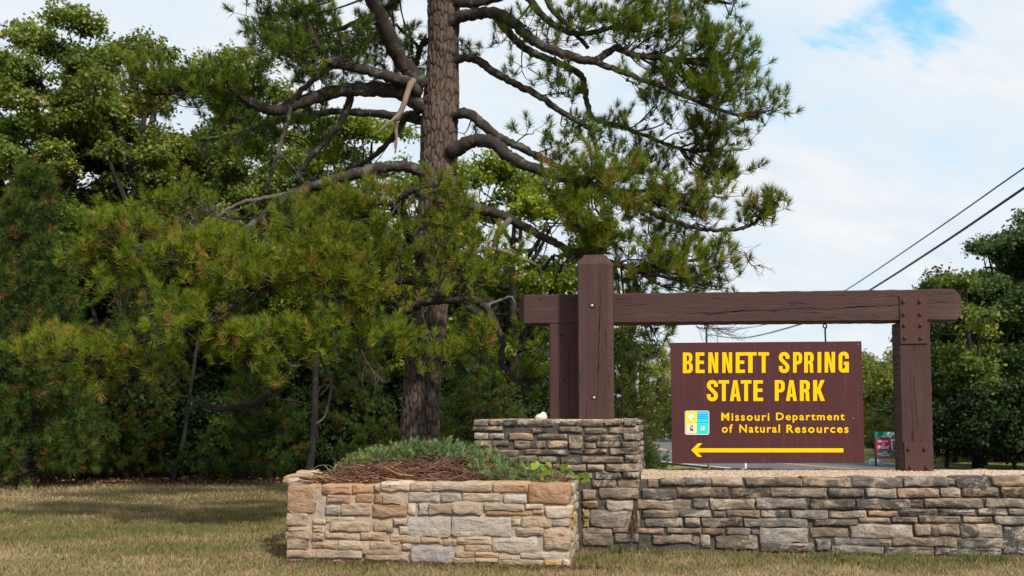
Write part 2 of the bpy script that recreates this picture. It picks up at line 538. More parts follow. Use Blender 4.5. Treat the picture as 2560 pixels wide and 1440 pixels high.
def ribbon(C, o0, o1, z):
    T = np.gradient(C, axis=0)
    Nn = np.stack([-T[:, 1], T[:, 0], 0 * T[:, 0]], 1)
    Nn /= np.linalg.norm(Nn, axis=1)[:, None]
    A = C + Nn * o0
    B = C + Nn * o1
    V = np.empty((2 * len(C), 3))
    V[0::2], V[1::2] = A, B
    V[:, 2] = z
    F = np.array([(2 * i, 2 * i + 1, 2 * i + 3, 2 * i + 2) for i in range(len(C) - 1)])
    return V, F


for nm, o0, o1, z, mt in (('road', -3.0, 3.0, 0.03, 'asphalt'), ('road_edge_line', 2.72, 2.84, 0.036, 'white'), ('road_edge_line', -2.84, -2.72, 0.036, 'white'), ('road_center_line', -0.16, -0.06, 0.036, 'road_yellow'), ('road_center_line', 0.06, 0.16, 0.036, 'road_yellow')):
    V, F = ribbon(RC, o0, o1, z)
    tag(add_mesh(nm, V, F, M[mt]), kind='structure')

# ------------------------------------------------------------------ masonry
STONE = {'o': (0.46, 0.26, 0.14), 'O': (0.40, 0.20, 0.10), 't': (0.47, 0.36, 0.26), 'T': (0.43, 0.30, 0.19), 'c': (0.58, 0.49, 0.41), 'C': (0.56, 0.51, 0.45),
         'g': (0.39, 0.35, 0.315), 'G': (0.31, 0.29, 0.295), 'b': (0.31, 0.225, 0.155), 'd': (0.17, 0.145, 0.12), 'r': (0.38, 0.21, 0.14), 'p': (0.46, 0.32, 0.23), 'y': (0.50, 0.32, 0.07)}


def stone_piece(fr, u0, z0, u1, z1, proud, back, key, parent, weather, sr, round_=0.15):
    """an irregular block of sandstone set in a wall: outline with worn corners, a bevelled face proud of the mortar"""
    w_, h_ = u1 - u0, z1 - z0
    c = min(w_, h_) * round_ * sr.uniform(0.55, 1.15)
    j = min(0.014, h_ * 0.12)
    jt = lambda s=1.0: sr.uniform(-j, j) * s
    nx = max(1, min(4, int(w_ / 0.13)))
    pts = []
    cs = [c * sr.uniform(0.4, 1.4) for _ in range(4)]
    pts += [(u0 + cs[0] * .9, z0 + jt(.6)), ]
    for i in range(nx):
        pts.append((u0 + w_ * (i + 1) / (nx + 1), z0 + jt(1.3)))
    pts += [(u1 - cs[1] * .9, z0 + jt(.6)), (u1 + jt(.6), z0 + cs[1] * .7)]
    if h_ > 0.1:
        pts.append((u1 + jt(), (z0 + z1) / 2))
    pts += [(u1 + jt(.6), z1 - cs[2] * .5), (u1 - cs[2] * .8, z1 + jt(.5))]
    for i in range(nx):
        pts.append((u1 - w_ * (i + 1) / (nx + 1), z1 + jt(1.0)))
    pts += [(u0 + cs[3] * .8, z1 + jt(.5)), (u0 + jt(.6), z1 - cs[3] * .5)]
    if h_ > 0.1:
        pts.append((u0 + jt(), (z0 + z1) / 2))
    pts += [(u0 + jt(.6), z0 + cs[0] * .7)]
    n = len(pts)
    cu, cz = (u0 + u1) / 2, (z0 + z1) / 2
    bev = min(0.011, 0.16 * h_) * sr.uniform(0.5, 1.5)
    tilt = sr.uniform(-0.05, 0.07)
    Vw = []

    def ring(ins, d, jd):
        for (u, z) in pts:
            du, dz = u - cu, z - cz
            uu = cu + du * max(0.3, 1 - ins / max(w_ / 2, 1e-3))
            z2 = cz + dz * max(0.3, 1 - ins / max(h_ / 2, 1e-3))
            Vw.append(fr.pt(uu, z2, d + tilt * (z2 - cz) * -1 + sr.uniform(-jd, jd)))
    ring(0, -back, 0)
    ring(0, proud - bev, 0.006)
    ring(bev * 0.9, proud - bev * 0.15, 0.003)
    ring(bev * 0.9 + min(h_, w_) * 0.17, proud + 0.003, 0.009)
    F = []
    for k in range(3):
        for i in range(n):
            a, b = k * n + i, k * n + (i + 1) % n
            F.append((a, b, b + n, a + n))
    F.append(tuple(range(3 * n, 4 * n)))
    col = STONE[key]
    f = sr.uniform(0.70, 0.98)
    hshift = sr.uniform(-0.06, 0.06)
    col = (min(1, col[0] * f * (1 + hshift)), col[1] * f, col[2] * f * (1 - hshift))
    if weather < .4:
        col = tuple(min(1, c_ * 1.10) for c_ in col)
    if weather > .4:
        gm = sum(col) / 3
        col = tuple((c_ * .86 + gm * .14) * .93 for c_ in col)
    o = add_mesh('stone', Vw, F, M['stone'], parent, smooth=True, color=col)
    o['weather'] = float(weather * sr.uniform(0.5, 1.3))
    return o


def lay(fr, spec, ox, oy, sc, parent, weather, seed, top_back=0.12, top_y=None):
    sr = random.Random(seed)
    for (x0, y0, x1, y1, key) in spec:
        ua, za = fr.uz(ox + x0 / sc, oy + y1 / sc)
        ub, zb = fr.uz(ox + x1 / sc, oy + y0 / sc)
        back = 0.10
        ua, ub, za, zb = ua - .003, ub + .003, za - .004, zb + .004
        proud = sr.uniform(0.016, 0.036)
        if top_y is not None and y0 < top_y:
            back = top_back
        stone_piece(fr, ua, za, ub, zb, proud, back, key, parent, weather, sr)


def course_side(fr, u0, u1, z0, z1, parent, weather, seed, keys, hmin=0.07, hmax=0.14):
    """courses of stones over a side that the photograph shows only edge-on"""
    sr = random.Random(seed)
    z = z0
    while z < z1 - 0.03:
        h = min(sr.uniform(hmin, hmax), z1 - z)
        u = u0
        while u < u1 - 0.04:
            l = min(sr.uniform(0.14, 0.42), u1 - u)
            if u1 - u - l < 0.09:
                l = u1 - u
            if h > 0.035:
                stone_piece(fr, u + .006, z + .006, u + l - .006, z + h - .008, sr.uniform(.01, .03), .08, sr.choice(keys), parent, weather, sr)
            u += l
        z += h


def core_mesh(fr, corners_top, u0, u1, z0, depth, name, mat, parent, inset=0.0, nu=60, nz=14, top=None):
    """mortar body: front face an uneven grid, the rest a plain block. corners_top: (z at u0, z at u1)"""
    sr = np.random.default_rng(5)
    V, F = [], []
    for iz in range(nz + 1):
        for iu in range(nu + 1):
            s, t_ = iu / nu, iz / nz
            zt = corners_top[0] * (1 - s) + corners_top[1] * s
            d = sr.uniform(-0.007, 0.007) if 0 < iu < nu and 0 < iz < nz else 0
            V.append(fr.pt(u0 + (u1 - u0) * s, z0 + (zt - z0) * t_, d - inset))
    for iz in range(nz):
        for iu in range(nu):
            a = iz * (nu + 1) + iu
            F.append((a, a + 1, a + nu + 2, a + nu + 1))
    b = len(V)
    for (u, zt) in ((u0, corners_top[0]), (u1, corners_top[1])):
        V += [fr.pt(u, z0, -depth), fr.pt(u, zt, -depth)]
    bl, br = 0, nu
    tl, tr = nz * (nu + 1), nz * (nu + 1) + nu
    F += [(b, b + 1, b + 3, b + 2), tuple([b] + [i * (nu + 1) for i in range(nz + 1)] + [b + 1]),
          tuple([b + 3] + [nu + i * (nu + 1) for i in range(nz, -1, -1)] + [b + 2]),
          tuple([tl + i for i in range(nu + 1)] + [b + 3, b + 1])]
    return add_mesh(name, V, F, mat, parent, smooth=False)


PLANT = Frame(1080, 9.85, 8.0)
PED = Frame(1500, 10.82, 10.0)
WALL = Frame(1610, 10.78, 7.0)

# ---- planter in front
uL, _ = PLANT.uz(722, 1300)
uR, _ = PLANT.uz(1424, 1300)
zT = 0.745
planter = thing('stone_planter', PLANT.pt((uL + uR) / 2, 0, -0.6), 'tan sandstone planter box filled with juniper, in front of the pine trunk', 'planter')
DPL = 1.30
for nm, a, b, d0, d1 in (('front', uL + .03, uR - .03, 0, .28),):
    core_mesh(PLANT, (zT - .03, zT - .03), uL + .03, uR - .03, -0.15, .26, 'mortar_core', M['mortar_tan'], planter)
PSIDE = Frame(1080, 9.85, 8.0)
PSIDE.q = PLANT.pt(uR - .03, 0, 0)
PSIDE.ex, PSIDE.n = -PLANT.n, PLANT.ex
core_mesh(PSIDE, (zT - .02, zT - .02), 0.262, DPL, -0.15, .26, 'mortar_core', M['mortar_tan'], planter, nu=24)
PLEFT = Frame(1080, 9.85, 8.0)
PLEFT.q = PLANT.pt(uL + .03, 0, 0)
PLEFT.ex, PLEFT.n = PLANT.n, -PLANT.ex
core_mesh(PLEFT, (zT - .02, zT - .02), -DPL, -0.262, -0.15, .26, 'mortar_core', M['mortar_tan'], planter, nu=24)
PBACK = Frame(1080, 9.85, 8.0)
PBACK.q = PLANT.pt(0, 0, -DPL + .25)
core_mesh(PBACK, (zT - .02, zT - .02), uL + .292, uR - .292, -0.15, .24, 'mortar_core', M['mortar_tan'], planter, nu=24)

P_SPEC = [(62, 175, 295, 388, 'o'), (345, 165, 572, 232, 'o'), (578, 170, 752, 232, 'o'), (757, 165, 803, 225, 't'), (808, 150, 1045, 212, 'c'), (1050, 155, 1215, 212, 't'),
          (1222, 152, 1698, 215, 't'), (1705, 155, 1985, 225, 'o'), (1992, 160, 2310, 315, 'O'), (385, 250, 568, 305, 'r'), (615, 240, 738, 300, 'o'), (758, 245, 822, 312, 'o'),
          (828, 250, 970, 315, 't'), (1035, 225, 1275, 305, 'g'), (1295, 235, 1445, 298, 'g'), (1465, 235, 1760, 295, 't'), (1798, 250, 1970, 308, 'c'), (372, 335, 485, 402, 'g'),
          (492, 318, 732, 402, 't'), (740, 330, 1008, 415, 'o'), (1014, 318, 1085, 402, 'c'), (1110, 318, 1185, 405, 'g'), (1200, 315, 1378, 400, 'b'), (1384, 310, 1610, 400, 't'),
          (1640, 320, 1960, 372, 't'), (1968, 325, 2105, 358, 'c'), (1650, 378, 2020, 408, 'o'), (2030, 365, 2105, 395, 't'), (2128, 338, 2335, 425, 'c'), (55, 395, 220, 490, 't'),
          (262, 448, 368, 480, 't'), (372, 425, 590, 466, 't'), (412, 470, 728, 535, 't'), (760, 460, 902, 540, 'b'), (910, 440, 1010, 490, 't'), (955, 495, 1060, 555, 'c'), (1024, 430, 1368, 570, 'g'),
          (1374, 432, 1850, 575, 'c'), (1856, 440, 1925, 490, 't'), (1932, 425, 2176, 500, 't'), (2182, 430, 2315, 495, 'c'), (50, 505, 245, 595, 't'), (265, 495, 355, 545, 't'),
          (265, 555, 352, 605, 't'), (360, 545, 645, 600, 't'), (652, 548, 850, 610, 'p'), (885, 565, 1125, 627, 'T'), (1130, 582, 1295, 632, 't'), (1305, 598, 1416, 648, 'b'),
          (1422, 582, 1690, 640, 't'), (1890, 510, 2105, 572, 'p'), (2115, 525, 2310, 690, 'p'), (1705, 590, 2065, 712, 'c'), (65, 603, 225, 675, 'b'), (252, 628, 460, 680, 'r'),
          (470, 615, 718, 682, 't'), (725, 622, 965, 682, 't'), (990, 640, 1048, 682, 'c'), (1480, 648, 1690, 695, 'p'), (1055, 660, 1385, 785, 'G'), (60, 688, 290, 747, 'p'),
          (296, 698, 660, 747, 'p'), (666, 690, 970, 726, 'b'), (690, 732, 1030, 765, 'p'), (1410, 705, 1553, 742, 'r'), (1560, 708, 1745, 742, 'p'), (1390, 752, 1558, 792, 'p'), (1565, 752, 1745, 787, 'p'),
          (1755, 735, 1918, 765, 't'), (1925, 715, 2310, 752, 'c'), (2120, 765, 2258, 812, 'y'), (2265, 765, 2315, 815, 'c'), (1755, 772, 2108, 806, 't'), (1070, 225, 1030, 300, 't')]
P_SPEC = [s for s in P_SPEC if s[2] > s[0]]
lay(PLANT, P_SPEC, 700, 1160, 3.2, planter, 0.10, 11, 0.26, 200)
course_side(PSIDE, 0.0, DPL, 0.0, zT, planter, 0.25, 5, 'tcyycgtp')
course_side(PLEFT, -DPL, 0.0, 0.0, zT, planter, 0.2, 6, 'tcopg')
# loose flat stones of the left rim
for (px, py, Y, w_, h_, key) in ((752, 1206, 10.3, .26, .05, 'c'), (738, 1203, 10.75, .22, .06, 'o'), (795, 1190, 10.9, .3, .07, 'p'), (770, 1196, 11.15, .24, .08, 'c')):
    p = unproj(px, py, Y)
    f2 = Frame(px, Y, 8 + random.uniform(-12, 12))
    stone_piece(f2, -w_ / 2, zT - .03, w_ / 2, zT + h_, .0, .28, key, planter, .1, random.Random(px), .4)

# ---- pedestal
uPL, _ = PED.uz(1190, 1200)
uPR, _ = PED.uz(1598, 1200)
zP = 1.385
DPED = 1.95
ped = thing('stone_pedestal', PED.pt((uPL + uPR) / 2, 0, -DPED / 2), 'tall weathered stone pedestal that carries the brown timber posts', 'pedestal')
core_mesh(PED, (zP - .035, zP - .035), uPL + .03, uPR - .03, -0.15, DPED, 'mortar_core', M['mortar_grey'], ped, nu=50, nz=34)
PEDR = Frame(1500, 10.9, 10)
PEDR.q = PED.pt(uPR - .03, 0, 0)
PEDR.ex, PEDR.n = -PED.n, PED.ex
PEDL = Frame(1500, 10.9, 10)
PEDL.q = PED.pt(uPL + .03, 0, 0)
PEDL.ex, PEDL.n = PED.n, -PED.ex
Q_SPEC = [(30, 110, 225, 190, 'g'), (248, 110, 400, 185, 't'), (455, 112, 636, 195, 'G'), (642, 112, 1160, 195, 'g'), (1255, 130, 1495, 190, 'g'), (1545, 115, 1850, 205, 'b'), (1895, 105, 2110, 175, 'b'),
          (2160, 95, 2330, 148, 'g'), (2180, 152, 2330, 190, 'c'), (20, 212, 440, 265, 't'), (855, 235, 1060, 290, 'b'), (1245, 215, 1555, 290, 'b'), (1610, 235, 1900, 300, 'b'), (1950, 220, 2360, 300, 'T'),
          (40, 300, 225, 380, 'c'), (245, 310, 450, 385, 'c'), (530, 310, 855, 390, 'o'), (940, 320, 1345, 380, 'b'), (1385, 335, 1570, 500, 't'), (1600, 340, 2110, 410, 't'), (2160, 310, 2370, 395, 'c'),
          (40, 410, 280, 500, 'b'), (290, 415, 520, 495, 'b'), (600, 415, 826, 510, 'b'), (832, 420, 1040, 510, 'b'), (1090, 420, 1350, 505, 't'), (1610, 445, 1760, 510, 't'), (1775, 430, 2110, 490, 't'),
          (2140, 425, 2350, 500, 't'), (40, 530, 300, 600, 'b'), (325, 550, 660, 618, 'b'), (760, 535, 978, 605, 'b'), (985, 540, 1350, 610, 'd'), (1390, 515, 1570, 600, 'd'), (1600, 540, 1755, 590, 'b'),
          (1762, 530, 1910, 590, 'T'), (1970, 520, 2350, 597, 't'), (40, 612, 280, 700, 'b'), (286, 630, 380, 710, 'b'), (405, 640, 650, 715, 'b'), (672, 625, 915, 710, 'b'), (945, 640, 1195, 710, 'b'),
          (1270, 650, 1550, 735, 'd'), (1570, 640, 2140, 712, 'T'), (2190, 620, 2365, 668, 'c'), (2190, 674, 2365, 712, 'c'), (30, 720, 180, 775, 'b'), (200, 730, 370, 790, 'b'), (380, 735, 520, 782, 'b'),
          (530, 740, 820, 792, 'b'), (860, 745, 1130, 800, 'b'), (1150, 750, 1260, 800, 'b'), (1270, 752, 1610, 830, 't'), (1650, 755, 1870, 830, 't'), (1915, 745, 2370, 832, 't'), (1500, 870, 1700, 945, 'b'),
          (1765, 860, 2110, 945, 't'), (2145, 860, 2365, 935, 'c'), (1715, 980, 2040, 1062, 't'), (2085, 975, 2370, 1068, 'T'), (560, 820, 900, 890, 'b'), (930, 840, 1240, 900, 'b'), (1250, 880, 1460, 950, 'g')]
lay(PED, Q_SPEC, 1180, 1030, 5.689, ped, 0.85, 21, 0.30, 140)
Q2 = [(120, 185, 345, 335, 'c'), (430, 140, 1130, 325, 't'), (130, 390, 390, 480, 'o'), (560, 375, 1030, 535, 'C'), (125, 530, 235, 688, 'y'), (130, 695, 225, 860, 'y'), (265, 545, 1120, 830, 'g'),
      (110, 880, 650, 1180, 'b'), (680, 870, 950, 945, 'b'), (700, 975, 1120, 1110, 'g')]
lay(PED, Q2, 1440, 1200, 7.2, ped, 0.45, 22)
course_side(PEDR, 0.0, DPED, 0.72, zP, ped, 0.9, 8, 'tcggbd', 0.06, 0.11)
course_side(PEDL, -DPED, 0.0, 0.6, zP, ped, 0.7, 9, 'tcgbb', 0.06, 0.11)
# concrete top with fine gravel
Vt, Ft = [], []
for (u, d) in ((uPL + .10, -.20), (uPR - .10, -.20), (uPR - .10, -DPED + .05), (uPL + .10, -DPED + .05)):
    Vt += [PED.pt(u, zP - .04, d), PED.pt(u, zP + .006, d)]
Ft = [(1, 3, 5, 7), (0, 2, 3, 1), (2, 4, 5, 3), (4, 6, 7, 5), (6, 0, 1, 7)]
add_mesh('gravel_top', Vt, Ft, M['gravel'], ped)

# ---- long low wall with the gravel bed
W_SPEC = [(108, 135, 165, 175, 'o'), (188, 130, 340, 168, 't'), (345, 125, 515, 167, 'G'), (520, 125, 720, 167, 't'), (745, 125, 945, 167, 'b'), (952, 125, 1105, 167, 'b'), (1112, 120, 1428, 172, 'T'),
          (1436, 120, 1760, 175, 'G'), (1775, 118, 2060, 168, 'G'), (2066, 122, 2106, 158, 't'), (2115, 112, 2320, 175, 'G'), (2350, 110, 2560, 166, 'T'), (70, 190, 285, 255, 'G'), (292, 182, 630, 242, 'b'),
          (650, 190, 895, 242, 'b'), (910, 185, 1265, 242, 'b'), (1285, 190, 1510, 238, 'd'), (1530, 190, 1720, 242, 'g'), (1735, 190, 1995, 242, 'o'), (2020, 185, 2140, 236, 'c'), (2160, 180, 2380, 236, 'b'),
          (2412, 180, 2560, 242, 'o'), (32, 262, 380, 320, 't'), (398, 255, 490, 307, 'g'), (512, 255, 800, 320, 't'), (812, 255, 1130, 317, 'g'), (1170, 260, 1450, 317, 'd'), (1465, 260, 1810, 318, 'g'),
          (1820, 262, 1900, 306, 'o'), (1908, 255, 2285, 310, 'd'), (2310, 255, 2560, 310, 'b'), (65, 330, 300, 372, 'b'), (308, 330, 512, 368, 'c'), (535, 335, 612, 366, 'd'), (622, 330, 830, 372, 'b'),
          (845, 330, 1020, 372, 'c'), (1042, 330, 1270, 376, 'g'), (1288, 335, 1525, 376, 'c'), (1545, 335, 1725, 363, 'o'), (1745, 322, 1985, 360, 'g'), (2005, 325, 2235, 360, 'g'), (2260, 322, 2440, 354, 'c'),
          (2460, 320, 2560, 352, 'c'), (90, 382, 328, 434, 'g'), (350, 380, 438, 434, 't'), (460, 380, 720, 432, 'b'), (735, 385, 1140, 434, 'g'), (1190, 390, 1470, 427, 't'), (1485, 375, 1680, 407, 't'),
          (1700, 375, 1855, 404, 'b'), (1875, 368, 2140, 406, 'b'), (2165, 372, 2345, 404, 't'), (2370, 370, 2560, 415, 'g'), (10, 445, 205, 480, 'r'), (232, 445, 452, 477, 't'), (462, 448, 595, 477, 'r'),
          (622, 448, 768, 486, 'g'), (782, 458, 826, 486, 'g'), (832, 445, 1142, 537, 'C'), (1170, 445, 1405, 502, 'b'), (1425, 425, 1825, 502, 'C'), (1852, 420, 1938, 490, 't'), (1945, 430, 2000, 490, 'b'),
          (2006, 420, 2136, 496, 'b'), (2142, 420, 2250, 506, 'b'), (2258, 420, 2412, 502, 'c'), (2430, 442, 2560, 610, 'C'), (135, 495, 250, 545, 'd'), (258, 492, 385, 540, 't'), (392, 505, 438, 545, 't'),
          (450, 485, 508, 575, 'c'), (550, 495, 815, 575, 'b'), (840, 545, 1180, 590, 'g'), (1205, 515, 1285, 590, 'c'), (1320, 512, 1690, 555, 'g'), (1700, 510, 2120, 562, 'b'), (2126, 512, 2420, 575, 'g'),
          (1310, 565, 1640, 610, 'g'), (1650, 572, 1960, 620, 'b'), (1980, 575, 2410, 625, 'g'), (2580, 110, 2780, 170, 'b'), (2580, 180, 2800, 245, 't'), (2580, 255, 2790, 310, 'g'), (2580, 322, 2760, 365, 'b'), (2580, 372, 2800, 420, 't'), (2580, 430, 2800, 610, 'g')]
wu0, _ = WALL.uz(1600, 1300)
wu1, _ = WALL.uz(2660, 1300)
_, wz0 = WALL.uz(1625, 1199)
_, wz1 = WALL.uz(2555, 1192)
lw = thing('low_stone_wall', WALL.pt((wu0 + wu1) / 2, 0, -.8), 'long low wall of grey and brown stones edging a bed of pea gravel', 'wall')
core_mesh(WALL, (wz0 - .02, wz1 - .02), wu0 - .02, wu1, -0.2, .32, 'mortar_core', M['mortar_grey'], lw, nu=90, nz=16)
lay(WALL, W_SPEC, 1580, 1150, 2.612, lw, 0.75, 31, 0.26, 140)
# gravel bed: sheet from behind the coping to the far kerb
gr = np.random.default_rng(3)
nu, nv = 70, 14
GV = []


def bed_pt(s, t_):
    u = wu0 + .02 + (wu1 - wu0 - .04) * s
    depth = -(.27 + t_ * (1.62 - 0.25 * s))
    z = (wz0 * (1 - s) + wz1 * s) - 0.012 + 0.055 * math.sin(math.pi * min(1, t_ * 1.1)) * (1 - .3 * s) - 0.03 * t_ * s
    return WALL.pt(u, z, depth)


for j in range(nv + 1):
    for i in range(nu + 1):
        p = bed_pt(i / nu, j / nv)
        GV.append((p.x, p.y, p.z + gr.uniform(-.004, .004)))
GF = np.array([(j * (nu + 1) + i, j * (nu + 1) + i + 1, (j + 1) * (nu + 1) + i + 1, (j + 1) * (nu + 1) + i) for j in range(nv) for i in range(nu)])
add_mesh('gravel_bed', np.array(GV), GF, M['gravel'], lw, smooth=True)
# loose pebbles
n = 7000
octV = np.array([(1, 0, 0), (-1, 0, 0), (0, 1, 0), (0, -1, 0), (0, 0, .7), (0, 0, -.7)])
octF = np.array([(0, 2, 4), (2, 1, 4), (1, 3, 4), (3, 0, 4)])
base = np.array([tuple(bed_pt(a, b)) for a, b in zip(gr.random(n), gr.random(n))])
R = gr.uniform(.006, .014, n)
PV = base[:, None, :] + octV[None] * R[:, None, None] * gr.uniform(.7, 1.3, (n, 6, 1))
PF = (octF[None] + np.arange(n)[:, None, None] * 6).reshape(-1, 3)
add_mesh('pebbles', PV.reshape(-1, 3), PF, M['gravel'], lw, tint=np.repeat(gr.random(n), 6), kind='stuff')
# far kerb
KB = Frame(1610, 10.78, 7.0)
KB.q = WALL.pt(0, 0, -1.72)
course_spec = []
kr = random.Random(4)
u = wu0
while u < wu1 - .1:
    l = kr.uniform(.3, .7)
    s = (u - wu0) / (wu1 - wu0)
    zt = wz0 * (1 - s) + wz1 * s + 0.005 - .02 * s
    stone_piece(KB, u + .01, zt - .30, min(u + l, wu1) - .01, zt + kr.uniform(-.015, .012), .0, .25, kr.choice('ddGgb') if s < .75 else kr.choice('gct'), lw, .8, kr)
    u += l
core_mesh(KB, (wz0 - .03, wz1 - .05), wu0, wu1, -.15, .3, 'mortar_core', M['mortar_grey'], lw, inset=.02, nu=20, nz=4)

# small pale rock left on the pedestal
f2 = Frame(1353, 11.3, 20)
rk = add_mesh('rock', [], [], None) if False else None
rr = random.Random(2)
RV, RF = [], []
rings = ((0, .055), (.03, .068), (.06, .05), (.075, .02))
c0 = unproj(1353, 1046, 11.3)
c0.z = zP + .002
for (h, r_) in rings:
    for k in range(9):
        a = 2 * math.pi * k / 9
        RV.append((c0.x + r_ * math.cos(a) * rr.uniform(.85, 1.15), c0.y + r_ * .8 * math.sin(a) * rr.uniform(.85, 1.15), c0.z + h + rr.uniform(-.006, .006) * (h > 0) + .012 * math.cos(a) * (h > .02)))
for q in range(3):
    for k in range(9):
        a, b = q * 9 + k, q * 9 + (k + 1) % 9
        RF.append((a, b, b + 9, a + 9))
RF += [tuple(range(27, 36)), tuple(range(8, -1, -1))]
tag(add_mesh('rock', RV, RF, M['cream_rock']), 'small pale rock lying on top of the stone pedestal', 'rock')

# ------------------------------------------------------------------ timber frame
BEAM = Frame(1490, 11.72, 8.0)


def timber(fr, axis, a0, a1, b0, b1, d0, d1, mat, parent, name, crack=None, edge=(.012, .012), cham=(0, 0), inset=.05, nsec=60, wav=.003, seed=1):
    """a squared timber with a split in its front face. axis 'u' or 'z'; b0,b1 = (start,end) pairs of the cross extent; d0 back, d1 front"""
    sr = random.Random(seed)
    A = list(np.linspace(a0, a1, nsec + 1))
    secs = [(a, 0.0) for a in A]
    if cham[0]:
        secs = [(a0 - cham[0], inset)] + secs
    if cham[1]:
        secs = secs + [(a1 + cham[1], inset)]
    V = []
    for (a, ins) in secs:
        s = min(1, max(0, (a - a0) / (a1 - a0)))
        lo = b0[0] * (1 - s) + b0[1] * s + ins + sr.uniform(-wav, wav)
        hi = b1[0] * (1 - s) + b1[1] * s - ins + sr.uniform(-wav, wav)
        fd, bd = d1 - ins, d0 + ins
        mid, wd = (lo + hi) / 2, 0.0
        if crack and ins == 0:
            xs = [c[0] for c in crack]
            mid = float(np.interp(a, xs, [c[1] for c in crack])) + sr.uniform(-.004, .004)
            wd = float(np.interp(a, xs, [c[2] for c in crack], left=0, right=0)) * sr.uniform(.4, 1.2)
        mid = min(max(mid, lo + .03), hi - .03)
        dep = min(.03, wd * 5)
        eL, eR = edge
        sec = [(lo, bd), (lo, fd - eL), (lo + eL, fd), (mid - wd, fd), (mid, fd - dep), (mid + wd, fd), (hi - eR, fd), (hi, fd - eR), (hi, bd)]
        for (b, d) in sec:
            V.append(fr.pt(a, b, d) if axis == 'u' else fr.pt(b, a, d))
    n = 9
    F = []
    for i in range(len(secs) - 1):
        for k in range(n):
            p, q = i * n + k, i * n + (k + 1) % n
            F.append((p, q, q + n, p + n) if axis == 'u' else (p, p + n, q + n, q))
    F += [tuple(range(n)), tuple(range(len(V) - n, len(V)))]
    return add_mesh(name, V, F, mat, parent)


frame_base = BEAM.pt(0, zP, 0)
tf = thing('timber_frame', BEAM.pt(1.5, .8, -.15), 'dark brown painted timber frame of heavy posts and a long crossbeam', 'sign frame')
bu0, bzt0 = BEAM.uz(1310, 737)
bu1, bzt1 = BEAM.uz(2386, 722)
_, bzb0 = BEAM.uz(1310, 810)
_, bzb1 = BEAM.uz(2386, 801)
BT = 0.34


def uz_list(fr, pts, off=0.0):
    return [fr.uz(x, y, off) for x, y in pts]


ck = uz_list(BEAM, [(1600, 778), (1680, 783), (1770, 783), (1860, 777), (1930, 776), (2010, 769), (2060, 773), (2130, 768), (2240, 763), (2320, 759), (2386, 757)])
cw = [0, .002, .005, .0065, .003, .006, .004, .006, .004, .003, .0015]
timber(BEAM, 'u', bu0, bu1, (bzb0, bzb1), (bzt0, bzt1), -BT, 0, M['wood_u'], tf, 'crossbeam', [(p[0], p[1], w_) for p, w_ in zip(ck, cw)], (.012, .012), (.075, .085), .075, 90, .003, 3)
# tall post in front of the beam
TP = .335
tu0, tzb = BEAM.uz(1446, 1046, TP)
tu1, _ = BEAM.uz(1533, 1046, TP)
tt0, tzt = BEAM.uz(1443, 660, TP)
tt1, _ = BEAM.uz(1531, 660, TP)
ck = uz_list(BEAM, [(1488, 1040), (1494, 990), (1496, 920), (1497, 860), (1499, 800), (1500, 740), (1500, 690), (1484, 670)], TP)
cw = [.002, .003, .005, .006, .005, .004, .001, 0]
timber(BEAM, 'z', zP, tzt, (tu0, tt0), (tu1, tt1), .003, TP, M['wood_z'], tf, 'tall_post', [(p[1], p[0], w_) for p, w_ in zip(ck, cw)], (.014, .062), (0, .115), .07, 60, .002, 4)
ru0, _ = BEAM.uz(1373, 900)
ru1, _ = BEAM.uz(1460, 900)
timber(BEAM, 'z', zP, (bzb0 + .002), (ru0, ru0), (ru1, ru1), -BT + .01, -.006, M['wood_z'], tf, 'rear_post', [(zP, (ru0 + ru1) / 2 + .02, .001), (1.9, (ru0 + ru1) / 2 + .03, .003), (2.3, (ru0 + ru1) / 2 + .03, .001)], seed=5)
qu0, qz = BEAM.uz(2256, 1181, -.004)
qu1, _ = BEAM.uz(2335, 1181, -.004)
qt0, qzt = BEAM.uz(2246, 805, -.004)
qt1, _ = BEAM.uz(2325, 805, -.004)
ck = uz_list(BEAM, [(2283, 1100), (2282, 1040), (2274, 990), (2278, 960), (2270, 920)])
timber(BEAM, 'z', qz - .03, qzt - .004, (qu0, qt0), (qu1, qt1), -BT + .012, -.004, M['wood_z'], tf, 'right_post', [(p[1], p[0], w_) for p, w_ in zip(ck, (.002, .003, .001, .003, .001))], seed=6)


def plate(fr, quad, d0, d1, mat, parent, name):
    """quad px: tl, tr, br, bl on the frame plane"""
    pts = [fr.uz(x, y, d0) for x, y in quad]
    V = [fr.pt(u, z, d0) for u, z in pts] + [fr.pt(u, z, d1) for u, z in pts]
    F = [(3, 2, 1, 0), (4, 5, 6, 7)] + [(i, (i + 1) % 4, 4 + (i + 1) % 4, 4 + i) for i in range(4)]
    return add_mesh(name, V, F, mat, parent)


def disc(fr, u, z, r, d0, d1, mat, parent, name, k=8, dome=0.0):
    V, F = [], []
    for d, rr_ in ((d0, r), (d1, r * .82)):
        for i in range(k):
            a = 2 * math.pi * i / k + .3
            V.append(fr.pt(u + rr_ * math.cos(a), z + rr_ * math.sin(a), d))
    V.append(fr.pt(u, z, d1 + dome))
    F = [(i, (i + 1) % k, k + (i + 1) % k, k + i) for i in range(k)] + [(k + i, k + (i + 1) % k, 2 * k) for i in range(k)]
    return add_mesh(name, V, F, mat, parent)


def c7(x, y):
    return 2080 + x / 2.527, 650 + y / 2.527


